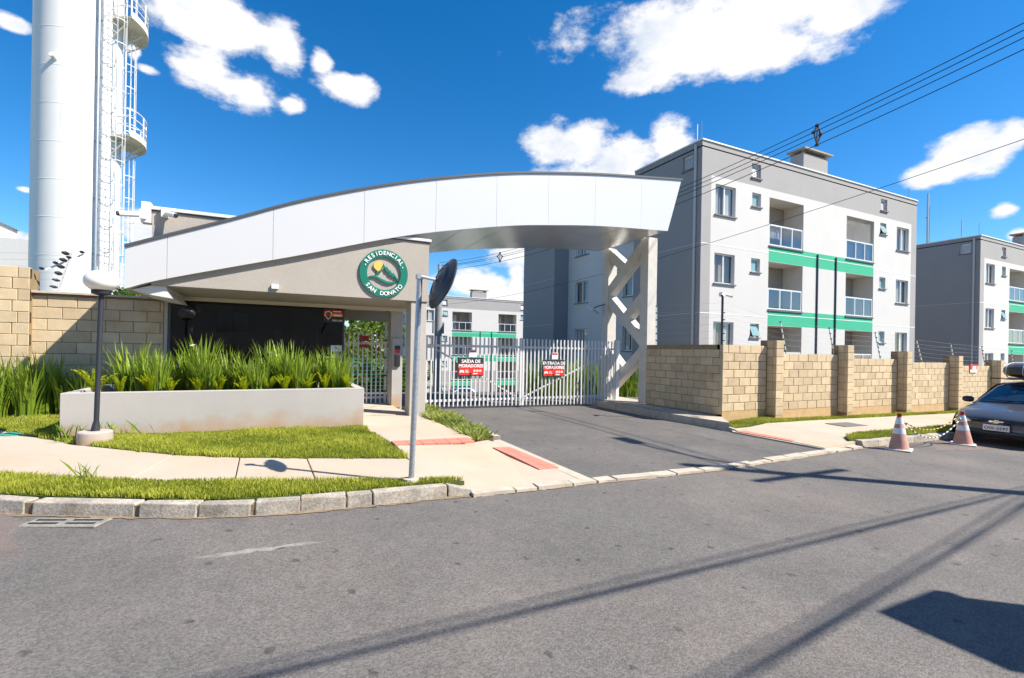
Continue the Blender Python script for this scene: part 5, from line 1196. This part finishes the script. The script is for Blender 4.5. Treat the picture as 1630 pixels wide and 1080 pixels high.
def plant(name, lab, me, p, cat, grp, sc=1., fl=0):
    t = thing(name, lab, cat, p, grp); t.rotation_euler = (0,0,random.random()*6.28); t.scale = (sc,)*3
    link(me.name.split('.')[0], me, t)
    for k in range(fl):
        a = random.random()*6.28; link('flower', FL, t, (math.cos(a)*.25, math.sin(a)*.25, .62+.15*random.random()), (random.random()*.6, random.random()*.6, 0))
zs = plz-.1
for i, (x, y) in enumerate(((-1.85,9.75),(-1.45,10.1),(-1.1,9.65),(-.75,10.1),(-.4,9.7),(-.05,10.1),(.25,9.7),(.6,10.1),(.92,9.75),(1.15,10.05),(-2.15,10.2),(-1.65,9.45),(-.95,9.42),(-.25,9.44),(.42,9.43),(1.1,9.45))):
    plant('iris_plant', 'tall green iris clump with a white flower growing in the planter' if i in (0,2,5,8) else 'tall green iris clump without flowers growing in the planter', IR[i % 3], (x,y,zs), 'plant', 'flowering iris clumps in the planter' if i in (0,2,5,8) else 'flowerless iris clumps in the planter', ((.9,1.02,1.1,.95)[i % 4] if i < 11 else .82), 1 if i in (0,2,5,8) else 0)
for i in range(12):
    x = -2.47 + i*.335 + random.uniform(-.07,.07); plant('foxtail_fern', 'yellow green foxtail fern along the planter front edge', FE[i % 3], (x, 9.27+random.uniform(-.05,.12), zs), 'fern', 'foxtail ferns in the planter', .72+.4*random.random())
for x, y, s in ((-4.45,11.6,1.25),(-4.1,11.65,1.3),(-3.75,11.6,1.3),(-3.4,11.65,1.25),(-3.1,11.5,1.15),(-4.3,11.3,1.05),(-2.75,11.6,1.1),(-3.85,11.35,1.0)):
    plant('iris_plant', 'tall green iris clump growing on the ground against the left block wall', IR[random.randrange(3)], (x,y,g(x,y)+.13), 'plant', 'iris clumps by the left wall', s, 0)
for i in range(11):
    x = 8.3+i*.42; plant('iris_plant', 'bright arching leaf clump behind the driveway gate', IR[i % 3], (x, 15.2+random.uniform(-.4,.4), G(x,15.2)-.05), 'plant', 'leaf clumps behind the gate', 1.5+.35*random.random())
# trees beyond the pedestrian gate and behind the tower
def tree(lab, x, y, z, h, r, seed, n=2600, grp=None):
    rg = np.random.default_rng(seed); t = thing('leafy_tree', lab, 'tree', (x,y,z), grp)
    mb = MB(); mb.tube([(x,y,z-.3),(x+.08,y,z+h*.4),(x,y+.1,z+h*.7)], [.14,.09,.03], 8)
    for k in range(6):
        a = k*1.05; b = Vector((x,y,z+h*(.3+.06*k))); mb.tube([b, b+Vector((math.cos(a)*r*.6, math.sin(a)*r*.6, h*.22))], [.05,.015], 6)
    mb.build('trunk', 'bark', t, True)
    cl = []
    for k in range(34):
        v = rg.normal(size=3); v /= np.linalg.norm(v); q = rg.random()**.4; cl.append((np.array([v[0]*r*q, v[1]*r*q, h*.58+v[2]*h*.4*q]), r*(.18+.22*rg.random()), rg.random()))
    P = []; S = []
    for i in range(n):
        c, cr, sh = cl[rg.integers(len(cl))]; v = rg.normal(size=3); v /= np.linalg.norm(v); p = c + v*cr*rg.random()**.35
        u = rg.normal(size=3); u /= np.linalg.norm(u); w = np.cross(u, rg.normal(size=3)); w /= np.linalg.norm(w); L = .11+.07*rg.random()
        P.append([p-u*L, p-w*L*.4, p+u*L, p+w*L*.4]); S.append(min(1, max(0, .2+.6*sh+rg.normal(0,.12))))
    me = leafmesh('crown', P, S, 'tree_leaf'); link('crown', me, t)
for i, (x, y, h, r) in enumerate(((.8,27.5,5.2,1.9),(2.9,28.5,5.6,2.0),(4.6,31,6.4,2.2),(-1.2,29,5.6,2.2),(6.0,34,7.0,2.4),(2.0,33,7.0,2.5))):
    tree('dense green tree on the bank behind the pedestrian gate', x, y, G(x,y), h, r, 20+i, 2800, 'trees on the bank behind the pedestrian gate')
tree('green tree between the water tower and the arch foot', -4.6, 24.5, G(-4.6,24.5), 5.3, 1.6, 31, 2400)
mf = thing('mesh_fence', 'green wire mesh fence on the bank behind the pedestrian gate', 'fence', (3,21.5,G(3,21.5)))
for k in range(7): MB().tube([(k*1.0,21.5,G(k,21.5)-.1),(k*1.0,21.5,G(k,21.5)+1.5)], .03, 6).build('post', 'teal', mf)
for k in range(9): MB().tube([(0,21.5,G(3,21.5)+.15+k*.165),(6,21.5,G(3,21.5)+.15+k*.165)], .008, 4).build('wire', 'teal', mf)
# hedge mass on the bank: loose low shrubs
for i in range(9):
    x = -.5+i*.8; tree('low yellow green shrub behind the mesh fence', x, 23.5+random.uniform(-.5,.5), G(x,23.5)-.6, 2.4, 1.0, 50+i, 900, 'shrubs behind the mesh fence')
SC.render.engine = 'CYCLES'
